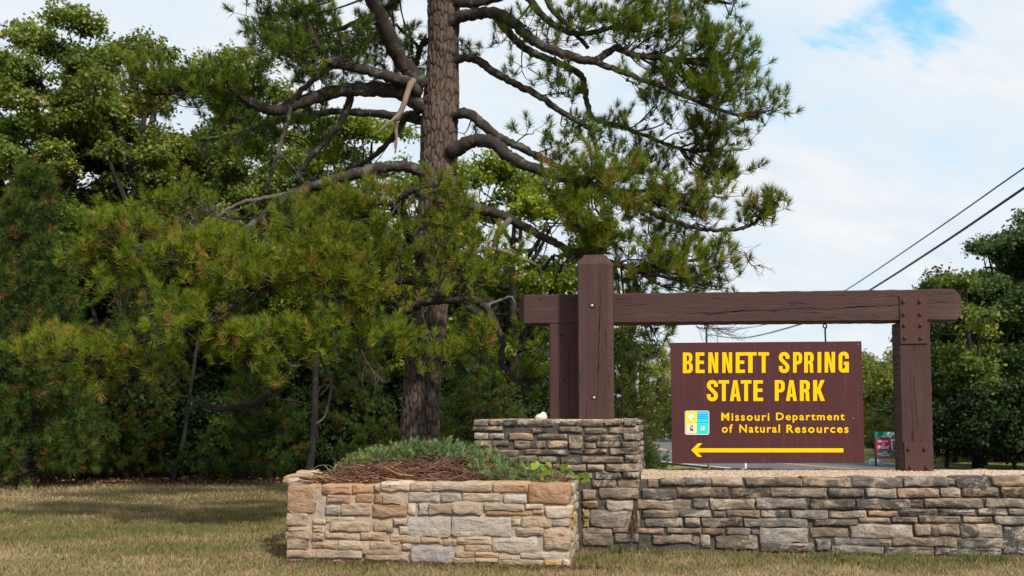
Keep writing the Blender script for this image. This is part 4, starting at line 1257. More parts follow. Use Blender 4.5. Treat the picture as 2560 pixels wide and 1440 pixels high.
# limbs: (points (px,py,dY)..., r0 px, r1 px, material, pads)
# pads: (cx,cy,rx,ry,dY,branchlets,tint)
LIMBS = [
    # upper left
    ([(1062, 215, -.1), (1005, 155, -.3), (965, 75, -.6), (935, 10, -.8), (905, -60, -1.0), (850, -150, -1.2)], 23, 16, 'limb', [(760, 25, 110, 45, -1.0, 34, .3), (880, 75, 70, 50, -.9, 16, .3), (640, 40, 45, 35, -1.0, 14, .3)]),
    ([(1045, 232, -.1), (1012, 203, -.3), (960, 188, -.4), (906, 172, -.5), (852, 162, -.6), (822, 150, -.7), (787, 103, -.9), (770, 60, -1.0)], 16, 8, 'limb', [(760, 110, 100, 40, -.9, 30, .3), (690, 140, 80, 45, -1.0, 26, .28), (850, 130, 60, 40, -.5, 14, .25)]),
    ([(1058, 270, .0), (1005, 232, -.1), (940, 222, -.2), (870, 225, -.3), (800, 240, -.4), (745, 258, -.5), (690, 275, -.6), (640, 262, -.7), (585, 232, -.8), (520, 230, -.9), (440, 220, -1.0)], 22, 9, 'limb',
     [(520, 215, 120, 50, -1.0, 60, .38), (400, 215, 95, 55, -1.0, 52, .5), (640, 210, 90, 50, -.7, 36, .3), (760, 215, 70, 35, -.3, 18, .25), (560, 280, 110, 40, -.8, 26, .4), (340, 235, 40, 35, -1.0, 16, .45)]),
    ([(880, 228, -.2), (855, 300, -.1), (815, 350, .0), (765, 410, .1), (735, 455, .2)], 11, 6, 'limb', [(790, 330, 60, 50, .2, 14, .25), (700, 340, 70, 60, .3, 16, .25)]),
    ([(852, 163, -.6), (818, 172, -.62), (775, 208, -.6), (730, 252, -.6), (722, 292, -.6), (705, 350, -.6), (690, 400, -.6), (668, 462, -.5), (660, 500, -.4)], 8, 4, 'limb', []),
    ([(1050, 300, .3), (1020, 285, .4), (985, 340, .5), (920, 400, .6), (830, 440, .8)], 11, 5, 'limb', [(860, 400, 60, 30, .8, 8, .3)]),
    # long grey limb to the left
    ([(1060, 430, -.15), (1010, 415, -.3), (950, 420, -.4), (880, 436, -.5), (800, 460, -.6), (730, 487, -.7), (690, 512, -.8), (640, 555, -.9), (580, 605, -1.0), (520, 650, -1.1)], 15, 8, 'limb',
     [(420, 510, 90, 40, -.4, 24, .45), (300, 580, 110, 60, -1.0, 60, .6), (240, 640, 80, 60, -1.0, 44, .6), (400, 640, 90, 60, -1.2, 52, .6), (520, 620, 100, 60, -1.4, 60, .55), (560, 700, 110, 70, -1.6, 60, .6), (240, 560, 40, 30, -.8, 12, .5)]),
    ([(800, 461, -.6), (720, 485, -.6), (650, 497, -.6), (590, 512, -.6), (520, 560, -.6), (470, 590, -.6)], 7, 2.5, 'twig', [(470, 540, 80, 40, -.5, 10, .45)]),
    # limbs low on the left, coming towards the viewer
    ([(1078, 680, -.2), (1040, 620, -.5), (1015, 560, -.8), (1000, 515, -1.0), (1010, 490, -1.2), (1040, 470, -1.3)], 17, 7, 'limb',
     [(880, 520, 90, 50, -1.0, 44, .55), (960, 500, 60, 40, -1.2, 18, .55), (790, 560, 80, 50, -1.1, 40, .55), (1130, 495, 55, 35, -1.4, 22, .6), (1090, 560, 70, 45, -1.4, 30, .55), (960, 600, 80, 50, -1.3, 34, .55)]),
    ([(1085, 700, -.1), (1020, 700, -.7), (930, 690, -1.2), (840, 680, -1.6), (740, 690, -1.9), (640, 690, -2.1)], 14, 6, 'limb',
     [(620, 690, 80, 60, -2.0, 46, .62), (720, 690, 80, 60, -2.0, 50, .62), (830, 690, 80, 60, -1.9, 52, .6), (920, 740, 80, 55, -1.8, 44, .6), (740, 610, 80, 50, -1.8, 40, .55), (880, 620, 80, 50, -1.6, 38, .6), (550, 760, 90, 50, -2.0, 46, .55)]),
    ([(1075, 780, -.1), (1000, 800, -.7), (900, 810, -1.2), (780, 806, -1.7), (700, 808, -1.9), (630, 798, -2.0), (560, 790, -2.0), (480, 800, -1.8)], 11, 4, 'limb',
     [(520, 830, 110, 55, -1.9, 56, .58), (640, 850, 90, 55, -2.0, 54, .58), (760, 860, 90, 50, -1.9, 46, .56), (880, 830, 90, 50, -1.7, 44, .6), (980, 850, 70, 40, -1.3, 28, .62), (620, 905, 80, 35, -1.9, 26, .65), (740, 910, 50, 30, -1.9, 14, .66), (470, 760, 80, 60, -1.6, 36, .5), (430, 900, 60, 30, -1.5, 12, .55)]),
    ([(480, 800, -1.8), (420, 830, -1.4), (340, 860, -1.0), (250, 890, -.8), (180, 890, -.7)], 5, 2.5, 'limb', [(150, 870, 100, 50, -.8, 54, .62), (290, 880, 90, 50, -.9, 44, .6), (90, 890, 50, 40, -.7, 22, .7), (230, 940, 80, 30, -.7, 18, .55), (380, 930, 80, 40, -1.0, 20, .5), (330, 700, 80, 60, -1.0, 36, .5)]),
    # dark limb crossing in front of the trunk
    ([(985, 835, -.6), (1000, 790, -.9), (1030, 768, -1.0), (1075, 752, -1.1), (1130, 748, -1.2), (1185, 752, -1.2), (1212, 765, -1.2), (1235, 805, -1.2), (1258, 855, -1.2), (1252, 905, -1.1), (1290, 950, -1.0), (1330, 975, -.9)], 13, 5, 'limb',
     [(1090, 690, 60, 40, -1.3, 15, .6), (1180, 690, 60, 40, -1.3, 26, .58), (1010, 670, 60, 45, -1.3, 12, .58), (1130, 620, 70, 45, -1.4, 16, .58), (1220, 620, 50, 50, -1.3, 18, .6), (1180, 855, 60, 40, -1.2, 20, .6), (1110, 890, 60, 25, -1.2, 12, .6), (1340, 850, 60, 60, -.6, 22, .4), (1320, 950, 60, 50, -.7, 22, .4), (985, 740, 55, 40, -1.2, 8, .55)]),
    ([(1165, 752, -1.2), (1180, 775, -1.3), (1206, 790, -1.35)], 9, 6, 'limb', []),
    ([(1212, 765, -1.2), (1240, 755, -1.1), (1275, 742, -1.0), (1288, 760, -1.0)], 4, 2, 'twig', []),
    # right hand limbs
    ([(1112, 60, -.1), (1150, 42, -.2), (1195, 33, -.3), (1240, 33, -.4), (1283, 56, -.5), (1312, 84, -.5), (1346, 109, -.6), (1400, 132, -.6), (1451, 148, -.7), (1487, 152, -.7), (1515, 135, -.7), (1542, 121, -.7), (1600, 140, -.8), (1700, 150, -.9), (1770, 165, -1.0)], 17, 6, 'limb',
     [(1640, 90, 90, 45, -.9, 40, .52), (1740, 100, 80, 45, -1.0, 44, .52), (1830, 150, 55, 45, -1.0, 32, .55), (1560, 70, 80, 40, -.8, 26, .48), (1780, 200, 90, 40, -.9, 40, .5), (1660, 190, 80, 40, -.8, 28, .45), (1420, 215, 40, 25, -.6, 6, .3), (1310, 190, 40, 30, -.5, 7, .25), (1330, 80, 40, 35, -.5, 7, .3), (1850, 90, 25, 30, -.9, 9, .5)]),
    ([(1240, 40, -.4), (1265, 72, -.2), (1300, 112, -.1), (1345, 138, .0), (1400, 160, .1), (1448, 185, .1), (1462, 220, .1), (1468, 262, .1), (1488, 298, .1), (1560, 318, .1), (1640, 350, .1), (1720, 376, .0), (1800, 372, -.1)], 12, 4, 'limb',
     [(1630, 275, 70, 40, .1, 20, .42), (1540, 300, 60, 25, .1, 10, .35), (1790, 350, 70, 40, -.1, 32, .5), (1850, 380, 25, 25, -.1, 9, .5), (1720, 330, 80, 30, .0, 20, .42), (1820, 300, 50, 30, -.2, 12, .45), (1740, 430, 100, 40, .0, 36, .48), (1830, 430, 35, 30, -.1, 12, .48)]),
    ([(1487, 154, -.7), (1550, 178, -.8), (1620, 205, -.9), (1700, 235, -1.0), (1780, 268, -1.1), (1860, 290, -1.2), (1915, 280, -1.3)], 8, 3, 'limb',
     [(1790, 240, 80, 35, -1.1, 34, .5), (1870, 280, 50, 30, -1.2, 16, .45), (1910, 275, 28, 28, -1.3, 12, .5), (1690, 215, 80, 30, -1.0, 20, .42), (1850, 210, 35, 30, -1.1, 12, .5), (1600, 230, 60, 25, -.8, 8, .38)]),
    ([(1120, 160, -.1), (1160, 144, -.1), (1195, 150, -.1), (1230, 178, -.2), (1290, 210, -.2), (1345, 240, -.3), (1400, 278, -.3), (1450, 305, -.3), (1478, 328, -.3), (1492, 375, -.3)], 12, 6, 'limb',
     [(1200, 130, 40, 28, -.1, 5, .2), (1390, 235, 60, 28, -.2, 12, .35), (1440, 300, 50, 25, -.2, 8, .35), (1500, 360, 55, 35, -.3, 16, .4), (1430, 350, 35, 25, -.3, 7, .38)]),
    ([(1120, 290, -.1), (1165, 283, -.2), (1200, 305, -.3), (1250, 345, -.4), (1300, 368, -.4), (1360, 400, -.4), (1420, 430, -.4), (1470, 460, -.4)], 15, 6, 'limb',
     [(1160, 335, 25, 20, -.2, 4, .4), (1310, 345, 35, 25, -.4, 5, .3), (1370, 380, 40, 25, -.4, 7, .3), (1440, 405, 40, 30, -.4, 9, .42), (1570, 430, 70, 40, -.5, 30, .5), (1620, 380, 70, 40, -.4, 20, .45)]),
    ([(1120, 385, -.2), (1160, 362, -.3), (1195, 350, -.35), (1240, 362, -.5), (1275, 392, -.6), (1320, 415, -.7), (1370, 432, -.8), (1430, 450, -.9), (1490, 468, -1.0), (1560, 490, -1.1)], 19, 9, 'limb',
     [(1420, 480, 60, 50, -1.2, 34, .55), (1500, 450, 70, 50, -1.2, 44, .55), (1560, 510, 80, 60, -1.3, 52, .52), (1460, 545, 70, 50, -1.3, 40, .5), (1640, 470, 80, 50, -1.1, 36, .52), (1700, 520, 70, 50, -1.0, 34, .5), (1770, 490, 60, 40, -1.0, 22, .5)]),
    ([(1560, 490, -1.1), (1610, 520, -1.1), (1660, 545, -1.1), (1740, 570, -1.1), (1800, 575, -1.1), (1860, 570, -1.2), (1900, 545, -1.2), (1935, 520, -1.3)], 7, 3, 'limb', [(1880, 550, 60, 28, -1.2, 20, .5), (1930, 515, 28, 26, -1.3, 14, .48), (1770, 560, 60, 25, -1.1, 10, .42), (1650, 590, 70, 30, -1.0, 14, .42)]),
    ([(1115, 510, -.1), (1160, 508, -.2), (1210, 524, -.3), (1270, 545, -.5), (1330, 578, -.6), (1385, 605, -.7), (1440, 632, -.8), (1540, 660, -.9), (1640, 690, -.9)], 14, 7, 'limb',
     [(1480, 610, 60, 40, -1.0, 22, .45), (1560, 600, 60, 40, -1.0, 22, .48), (1640, 650, 70, 50, -1.0, 44, .56), (1710, 640, 70, 40, -1.0, 38, .58), (1780, 670, 50, 20, -1.0, 14, .55), (1590, 700, 70, 30, -.9, 20, .45), (1700, 715, 80, 25, -.9, 26, .5), (1800, 715, 60, 22, -.9, 16, .5), (1580, 800, 70, 40, -.7, 26, .4), (1640, 850, 40, 50, -.6, 18, .38), (1510, 740, 60, 50, -.7, 20, .4), (1660, 920, 20, 20, -.6, 5, .3)]),
    # top of frame
    ([(1115, 0, -.1), (1180, 8, -.2), (1240, -5, -.3), (1300, -20, -.4), (1340, 20, -.5), (1380, 60, -.5), (1430, 82, -.6), (1490, 80, -.6), (1560, 60, -.7)], 14, 5, 'limb',
     [(1480, 40, 80, 40, -.6, 26, .42), (1560, 20, 80, 40, -.7, 30, .48), (1640, 10, 80, 30, -.8, 24, .45), (1380, 120, 50, 40, -.4, 9, .3), (1270, 120, 40, 40, -.4, 6, .25)]),
    ([(1350, -30, -.2), (1385, 30, -.3), (1430, 75, -.3), (1470, 120, -.3)], 8, 5, 'limb', [(1450, 90, 50, 30, -.3, 9, .35)]),
    ([(1300, -60, .2), (1500, -60, .0), (1650, -40, -.3), (1760, -5, -.5), (1830, 10, -.6)], 10, 3, 'limb', [(1770, 5, 70, 30, -.6, 26, .48), (1700, 30, 60, 25, -.4, 14, .42), (1840, 10, 22, 20, -.6, 7, .45), (1600, -30, 90, 30, -.2, 20, .4)]),
    ([(1100, -60, .0), (1020, -20, .2), (950, 30, .4), (880, 60, .6), (800, 90, .8), (720, 105, .9)], 11, 4, 'limb', [(800, 65, 100, 40, .8, 46, .25), (930, 110, 80, 50, .5, 44, .22), (1000, 110, 60, 60, .4, 30, .22), (700, 80, 80, 45, .9, 38, .28), (640, 100, 60, 40, .9, 20, .28), (960, 30, 70, 40, .5, 30, .25), (860, 160, 100, 40, .8, 34, .2), (740, 180, 90, 40, .9, 30, .22)]),
    ([(1105, 120, .2), (1060, 105, .5), (1040, 160, .7), (1045, 120, .7), (990, 60, .9)], 9, 4, 'limb', [(1030, 150, 40, 50, .7, 12, .22), (1000, 210, 50, 30, .8, 8, .2), (930, 200, 60, 25, .8, 10, .22)]),
    # behind
    ([(1060, 300, .3), (940, 285, .8), (830, 280, 1.1), (700, 300, 1.4), (600, 330, 1.6), (500, 350, 1.7)], 13, 4, 'limb', [(640, 320, 110, 40, 1.5, 26, .25), (780, 310, 80, 45, 1.2, 22, .22), (520, 360, 90, 40, 1.6, 20, .3), (620, 400, 90, 40, 1.4, 16, .3)]),
]

limb_rng = np.random.default_rng(21)
# the crown goes on above the frame
for q in range(26):
    f = q / 26
    py_ = -190 - 880 * f
    az_ = q * 2.4
    rr0 = (560 * (1 - f) ** .8 + 60) * limb_rng.uniform(.75, 1.1)
    ex_, ey_ = 1115 + rr0 * math.cos(az_), -rr0 * math.sin(az_) * TY / FPX
    LIMBS.append(([(1115, py_ + 70, 0), (1115 + (ex_ - 1115) * .5, py_ + 20, ey_ * .5), (ex_, py_, ey_)], 14 - 8 * f, 4, 'limb',
                  [(1115 + (ex_ - 1115) * .55, py_, 110, 60, ey_ * .55, 30, .4), (ex_, py_ - 20, 110, 60, ey_, 36, .45)]))
cone_pts = []


def build_limb(pts, r0, r1, mat, pads):
    W3 = np.array([PP(x, y, d) for x, y, d in pts])
    C = catmull(W3, 7)
    m = len(C)
    C[1:-1] += limb_rng.normal(0, .006, (m - 2, 3))
    scale = TY / FPX
    R = np.linspace(r0, r1, m) * scale * (1 + .05 * limb_rng.normal(size=m))
    tb = Tubes()
    tb.add(C, R, 10, .06)
    tP, tA, tL, tT = [], [], [], []
    for (cx, cy, rx, ry, dY, nb, tint) in pads:
        nb = max(2, int(nb * (.78 if cx < 1260 and cy > 440 else .72)))
        c = PP(cx, cy, dY)
        sx, sz = rx * scale, ry * scale
        sd = (sx + sz) * .5
        # a few secondary branches carry the shoots of the pad
        hubs = []
        for h in range(max(1, int(nb / 5.5))):
            e = limb_rng.normal(size=3)
            e = e / np.linalg.norm(e) * limb_rng.uniform(.2, 1.0)
            hub = c + e * np.array([sx, sd, sz * .8])
            dist = np.linalg.norm(C - hub, axis=1)
            k0 = int(np.argmin(dist))
            k0 = max(0, k0 - int(m * .08))
            st = C[k0]
            mid = (st + hub) / 2 + limb_rng.normal(0, .06, 3) + np.array([0, 0, -.05])
            B = catmull([st, mid, hub], 5)
            rr0 = min(R[k0] * .6, .008 + .012 * np.linalg.norm(hub - st))
            tb.add(B, np.linspace(rr0, .006, len(B)), 5)
            hubs.append(B)
        for q in range(nb):
            e = nrm(limb_rng.normal(size=3)) * limb_rng.random() ** .45
            tgt = c + e * np.array([sx, sd, sz])
            if limb_rng.random() < .78:
                tgt = hubs[limb_rng.integers(len(hubs))][-1] + limb_rng.normal(0, 1, 3) * np.array([.15, .15, .11])
            B = hubs[int(np.argmin([np.linalg.norm(b[-1] - tgt) for b in hubs]))]
            st = B[limb_rng.integers(len(B) // 2, len(B))]
            v = tgt - st
            ln = np.linalg.norm(v) + 1e-6
            if ln > .75:
                st = tgt - v / ln * .75 * .999 if limb_rng.random() < .3 else st
            end = tgt
            mid = (st + end) / 2 + np.array([0, 0, -.10 * ln]) + limb_rng.normal(0, .03, 3)
            S = catmull([st, mid, end], 4)
            tb.add(S, np.linspace(.0065, .0035, len(S)), 4)
            ax = nrm(S[-1] - S[-3] + np.array([0, 0, .5 * ln]) + limb_rng.normal(0, .05, 3))
            tP.append(S[-1] - ax * .02)
            tA.append(ax)
            tL.append(limb_rng.uniform(.05, .11))
            tT.append(tint - (.26 if cy < 450 else 0))  # upper tufts tinted darker: their backlit shade is put into the colour
            for s in range(limb_rng.integers(1, 3)):
                k = limb_rng.integers(len(S) // 2, len(S))
                a2 = nrm(ax + limb_rng.normal(0, .75, 3) + np.array([0, 0, .25]))
                l2 = limb_rng.uniform(.08, .24)
                p2 = S[k] + a2 * l2
                tb.add(np.array([S[k], (S[k] + p2) / 2 + np.array([0, 0, -.01]), p2]), [.0045, .004, .003], 4)
                tP.append(p2 - a2 * .03)
                tA.append(nrm(a2 + np.array([0, 0, .55])))
                tL.append(limb_rng.uniform(.05, .10))
                tT.append(tint - (.26 if cy < 450 else 0))  # side shoots get the same backlit darkening in their tint
            if limb_rng.random() < .09:
                cone_pts.append(S[len(S) // 2])
    V, F = tb.get()
    lb = add_mesh('limb', V, F, M[mat], pine, smooth=True)
    if tP:
        tP, tA, tL, tT = map(np.array, (tP, tA, tL, tT))
        n = len(tP)
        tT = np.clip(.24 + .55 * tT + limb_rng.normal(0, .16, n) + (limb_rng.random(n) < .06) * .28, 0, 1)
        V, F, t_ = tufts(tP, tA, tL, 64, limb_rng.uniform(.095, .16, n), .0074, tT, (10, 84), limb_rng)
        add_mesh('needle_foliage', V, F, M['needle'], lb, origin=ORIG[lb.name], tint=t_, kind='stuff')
    return lb


for L_ in LIMBS:
    build_limb(*L_)

# pale snapped branch
tb = Tubes()
for pts, r0, r1 in (([(1034, 200, -.5), (1022, 222, -.55), (1012, 255, -.6), (1000, 282, -.6), (990, 300, -.6)], 8.5, 6), ([(1000, 283, -.6), (985, 297, -.65), (962, 315, -.7), (943, 335, -.7)], 5.5, 2), ([(992, 296, -.6), (990, 322, -.55), (991, 352, -.55), (988, 382, -.55)], 6, 2)):
    C = catmull([PP(*p) for p in pts], 5)
    tb.add(C, np.linspace(r0, r1, len(C)) * TY / FPX, 8, .12)
V, F = tb.get()
add_mesh('broken_branch', V, F, M['deadwood'], pine, smooth=True, label='pale snapped branch stub without bark hanging by the trunk')
# bare branches
for k, (pts, r0, r1, mt) in enumerate((
        ([(1275, 548, -.6), (1248, 580, -.7), (1238, 605, -.7), (1245, 632, -.7)], 8, 6, 'twig'),
        ([(1178, 630, -1.0), (1230, 622, -.9), (1270, 632, -.8), (1310, 648, -.8), (1340, 662, -.8), (1354, 685, -.8), (1350, 712, -.8)], 6, 3, 'deadwood'),
        ([(470, 990, -1.0), (500, 1008, -1.0), (540, 1022, -1.0), (585, 1018, -1.0), (630, 1012, -.9), (665, 990, -.8), (690, 968, -.6)], 6, 8, 'limb'),
        ([(800, 935, -.9), (826, 945, -.9), (826, 985, -.9), (812, 1040, -.9), (790, 1060, -.9)], 4, 2, 'twig'),
        ([(1060, 800, -.6), (1035, 815, -.8), (1020, 840, -.9)], 6, 4, 'limb'))):
    C = catmull([PP(*p) for p in pts], 6)
    tb = Tubes()
    tb.add(C, np.linspace(r0, r1, len(C)) * TY / FPX, 7, .08)
    V, F = tb.get()
    add_mesh('bare_branch', V, F, M[mt], pine, smooth=True)


# dry twiggy sprays without needles
def dead_spray(px, py, dY, dx, dy, ln, nb, seed):
    r = np.random.default_rng(seed)
    tb = Tubes()
    st = PP(px, py, dY)
    en = PP(px + dx, py + dy, dY + r.uniform(-.2, .2))
    main = catmull([st, (st + en) / 2 + r.normal(0, .04, 3), en], 8)
    tb.add(main, np.linspace(.009, .003, len(main)), 5)
    for q in range(nb):
        k = r.integers(3, len(main))
        d = nrm(en - st + r.normal(0, .5, 3) * np.linalg.norm(en - st))
        l = ln * r.uniform(.4, 1) * TY / FPX
        e = main[k] + d * l
        S = catmull([main[k], (main[k] + e) / 2 + r.normal(0, .02, 3), e], 3)
        tb.add(S, np.linspace(.004, .0018, len(S)), 4)
        for z in range(r.integers(1, 4)):
            kk = r.integers(2, len(S))
            d2 = nrm(d + r.normal(0, .6, 3))
            tb.add(np.array([S[kk], S[kk] + d2 * l * .35]), [.0025, .0014], 3)
    V, F = tb.get()
    add_mesh('dead_twig', V, F, M['twig'], pine)


for a in ((1780, 585, -1.1, 90, 50, 60, 12, 1), (1860, 630, -1.1, 45, 30, 45, 10, 2), (1740, 815, -.7, 70, 5, 70, 16, 3), (1760, 812, -.7, 60, 25, 70, 14, 4), (1570, 820, -.6, 60, 110, 60, 10, 5), (1600, 870, -.6, 50, 60, 60, 8, 6), (900, 870, -1.6, 40, 70, 60, 14, 7), (650, 500, -.6, -140, 80, 100, 18, 8),
          (1520, 600, -.4, 60, 60, 60, 16, 9), (1650, 210, -.7, 60, 50, 70, 12, 10), (1320, 170, -.4, 60, 40, 60, 8, 11), (1700, 250, -.8, 90, 40, 70, 12, 12), (1280, 560, -.5, 90, 60, 60, 14, 13), (1100, 40, -.4, 60, 60, 60, 10, 14), (700, 380, -.5, 50, 60, 60, 8, 15), (1660, 360, -.1, 50, 60, 60, 9, 16), (1780, 280, -1.0, 70, 40, 60, 9, 17), (800, 740, -1.8, 50, 60, 60, 8, 18), (460, 890, -1.4, -80, -10, 60, 8, 19), (1400, 480, -1.0, 60, 60, 60, 8, 20)):
    dead_spray(*a)
# cones
tb = Tubes()
for p in cone_pts:
    d = nrm(limb_rng.normal(size=3)) * .05
    tb.add(np.array([p - d * .5, p - d * .25, p + d * .1, p + d * .5]), [.008, .022, .02, .004], 6)
V, F = tb.get()
add_mesh('cone_cluster', V, F, M['limb'], pine, kind='stuff')


# ------------------------------------------------------------------ background trees
def make_oak(name, H, cr, seed, nleaf, mat, label, cat='tree', base=.25, leaf=.14, clumps=46, group=None, squash=1.0, lean=0.0, tshift=0.0):
    r = np.random.default_rng(seed)
    root = thing(name, (0, 0, 0), label, cat, group)
    ORIG[root.name] = np.zeros(3)
    zc = H * (base + 1) / 2
    hz = H * (1 - base) / 2
    cs = []
    while len(cs) < clumps:
        e = nrm(r.normal(size=3)) * r.uniform(.35, 1.0) ** .6
        s = 1 + .25 * math.sin(3 * math.atan2(e[1], e[0]) + seed) + .15 * math.sin(5 * e[2] + seed)
        wz = 1.0 - .16 * max(0, e[2]) ** 2
        p = np.array([e[0] * cr * s * wz, e[1] * cr * s * wz * squash, zc + e[2] * hz * .97])
        cs.append(p)
    cs = np.array(cs)
    rad = r.uniform(.8, 1.35, clumps) * cr * 1.55 / clumps ** .5
    tb = Tubes()
    top = np.array([lean, 0, H * .86])
    trunk = catmull([np.array([0, 0, -.1]), np.array([lean * .2 + r.normal(0, .1), r.normal(0, .1), H * .28]), np.array([lean * .6 + r.normal(0, .15), r.normal(0, .15), H * .58]), top], 8)
    tr0 = H * .019
    tb.add(trunk, np.linspace(tr0 * 1.25, tr0 * .15, len(trunk)), 9, .05)
    nh = min(20, clumps // 3)
    hubs = cs[r.choice(clumps, nh, replace=False)] * np.array([.55, .55, 1.0]) - np.array([0, 0, .08 * H])
    for h in hubs:
        k = int(np.argmin(np.abs(trunk[:, 2] - max(H * .16, h[2] - .5 * np.hypot(h[0], h[1]) - .05 * H))))
        st = trunk[k]
        B = catmull([st, st * .5 + h * .5 + np.array([0, 0, -.03 * H]) + r.normal(0, .12, 3), h], 5)
        tb.add(B, np.linspace(tr0 * .5, tr0 * .22, len(B)), 6, .05)
    for c in cs:
        h = hubs[int(np.argmin(np.linalg.norm(hubs - c, axis=1)))]
        B = catmull([h, (h + c) / 2 + r.normal(0, .16, 3) + np.array([0, 0, -.12]), c], 4)
        tb.add(B, np.linspace(tr0 * .15, .009, len(B)), 4)
        for q in range(3):
            e = c + r.normal(0, .5, 3) * rad[0] * .8
            tb.add(np.array([c, (c + e) / 2 + r.normal(0, .04, 3), e]), [.012, .009, .004], 3)
    V, F = tb.get()
    add_mesh('trunk', V, F, M['oakbark'], root, origin=(0, 0, 0), smooth=True)
    # leaves: sprays (small bunches) inside each clump
    nb = nleaf // 9
    w_ = rad ** 2
    ci = r.choice(clumps, nb, p=w_ / w_.sum())
    e = nrm(r.normal(size=(nb, 3)))
    e[:, 2] = np.abs(e[:, 2]) * .9 + e[:, 2] * .25
    pc = cs[ci] + e * (rad[ci] * r.random(nb) ** .42)[:, None] * np.array([1, 1, .75])
    P = np.repeat(pc, 9, 0) + r.normal(0, .09, (nb * 9, 3)) * (leaf / .14)
    out = nrm(np.repeat(e, 9, 0) * .5 + r.normal(0, .65, (nb * 9, 3)) + np.array([0, 0, .45]))
    n = len(P)
    V, F = leaf_quads(P, out, r.uniform(.7, 1.25, n) * leaf, r.uniform(.5, .75, n) * leaf, r)
    ct = r.normal(.38, .13, clumps)
    bt = np.clip(np.repeat(ct[ci] + r.normal(0, .10, nb) + .10 * (pc[:, 2] - zc) / hz, 9) + r.normal(0, .10, n), 0, .93)
    bt = np.where(r.random(n) < .02, r.uniform(.9, 1, n), bt)
    add_mesh('crown', V, F, mat, root, origin=(0, 0, 0), tint=bt, kind='stuff')
    return root


def copy_tree(o):
    c = o.copy()
    COL.objects.link(c)
    for ch in [x for x in o.children]:
        d = ch.copy()
        COL.objects.link(d)
        d.parent = c
    return c


def place(o, px, Y, rz=0.0, s=1.0, z=0.0, sz=None):
    o.location = ((px - 1280) / FPX * Y, Y, z)
    o.rotation_euler = (0, 0, rz)
    o.scale = (s, s, sz or s)


def top_h(py, Y):
    return unproj(1280, py, Y).z


oakA = make_oak('oak_tree', 12.9, 3.4, 101, 60000, M['oak'], 'tallest oak at the left edge, yellowing leaves at its top', base=.22, clumps=84, leaf=.125)
place(oakA, 120, 26)
oakB = make_oak('oak_tree', 12.2, 2.8, 102, 46000, M['oak'], 'green oak with thin crown between the tallest oak and the pine boughs', base=.2, clumps=64, leaf=.125)
place(oakB, 345, 25.5)
oakC = make_oak('oak_tree', 12.3, 2.8, 103, 38000, M['oak'], 'dark green oak with its top just left of the upper pine boughs', base=.12, clumps=72, leaf=.125)
place(oakC, 585, 27.5)
oakD = make_oak('broadleaf_tree', 10.1, 3.2, 104, 40000, M['maple'], 'bright yellow green tree showing left of the pine trunk', base=.1, clumps=64, leaf=.115)
place(oakD, 920, 26)
oakE = make_oak('broadleaf_tree', 8.4, 2.7, 105, 42000, M['maple'], 'yellow green tree turning orange between pine trunk and tall post', base=.05, clumps=72, leaf=.115)
place(oakE, 1290, 24.5)
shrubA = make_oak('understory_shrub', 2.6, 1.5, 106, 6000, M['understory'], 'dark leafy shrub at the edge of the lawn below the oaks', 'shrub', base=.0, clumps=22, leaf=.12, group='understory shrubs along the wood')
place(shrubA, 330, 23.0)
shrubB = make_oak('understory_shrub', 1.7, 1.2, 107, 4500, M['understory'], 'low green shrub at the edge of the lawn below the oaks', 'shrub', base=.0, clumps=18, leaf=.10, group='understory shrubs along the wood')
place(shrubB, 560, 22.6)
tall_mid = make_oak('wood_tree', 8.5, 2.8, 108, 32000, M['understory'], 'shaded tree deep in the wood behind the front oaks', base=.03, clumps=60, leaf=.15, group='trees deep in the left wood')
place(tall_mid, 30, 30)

sr = random.Random(77)
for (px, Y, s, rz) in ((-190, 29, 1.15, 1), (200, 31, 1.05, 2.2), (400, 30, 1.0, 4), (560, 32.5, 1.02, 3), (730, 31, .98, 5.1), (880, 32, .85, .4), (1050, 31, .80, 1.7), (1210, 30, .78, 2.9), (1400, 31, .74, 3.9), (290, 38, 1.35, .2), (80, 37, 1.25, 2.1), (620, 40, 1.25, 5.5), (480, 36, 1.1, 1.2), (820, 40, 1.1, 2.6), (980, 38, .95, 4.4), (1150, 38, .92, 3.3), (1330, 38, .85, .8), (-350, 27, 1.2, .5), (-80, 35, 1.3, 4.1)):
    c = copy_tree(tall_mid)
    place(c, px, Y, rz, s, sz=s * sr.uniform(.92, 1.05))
oak_l = copy_tree(oakA)
oak_l['label'] = 'oak mostly outside the frame beyond the left edge'
place(oak_l, -190, 24.5, 2.0, .95)
oak_h = copy_tree(oakB)
oak_h['label'] = 'oak filling the gap behind the tallest oak and its thinner neighbour'
place(oak_h, 235, 28.5, 2.7, .97)
oak_i = copy_tree(oakA)
oak_i['label'] = 'oak behind the left tip of the upper pine boughs'
place(oak_i, 455, 29.5, 4.4, .80)
oak_f = copy_tree(oakB)
oak_f['label'] = 'oak with narrow crown close behind the young pine at the left edge'
place(oak_f, -20, 24.0, 1.1, .82)
oak_g = copy_tree(oakC)
oak_g['label'] = 'dark oak behind the drooping pine boughs left of the trunk'
place(oak_g, 730, 27, 2.4, .80)
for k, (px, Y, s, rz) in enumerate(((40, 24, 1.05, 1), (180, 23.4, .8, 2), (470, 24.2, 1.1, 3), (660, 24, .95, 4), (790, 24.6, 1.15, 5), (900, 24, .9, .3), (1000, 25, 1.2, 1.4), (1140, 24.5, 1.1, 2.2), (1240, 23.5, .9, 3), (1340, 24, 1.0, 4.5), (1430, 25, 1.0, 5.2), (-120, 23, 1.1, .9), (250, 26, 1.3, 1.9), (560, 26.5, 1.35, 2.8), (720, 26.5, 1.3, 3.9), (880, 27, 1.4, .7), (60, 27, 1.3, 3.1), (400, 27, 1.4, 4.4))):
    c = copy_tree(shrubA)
    place(c, px, Y, rz, s)
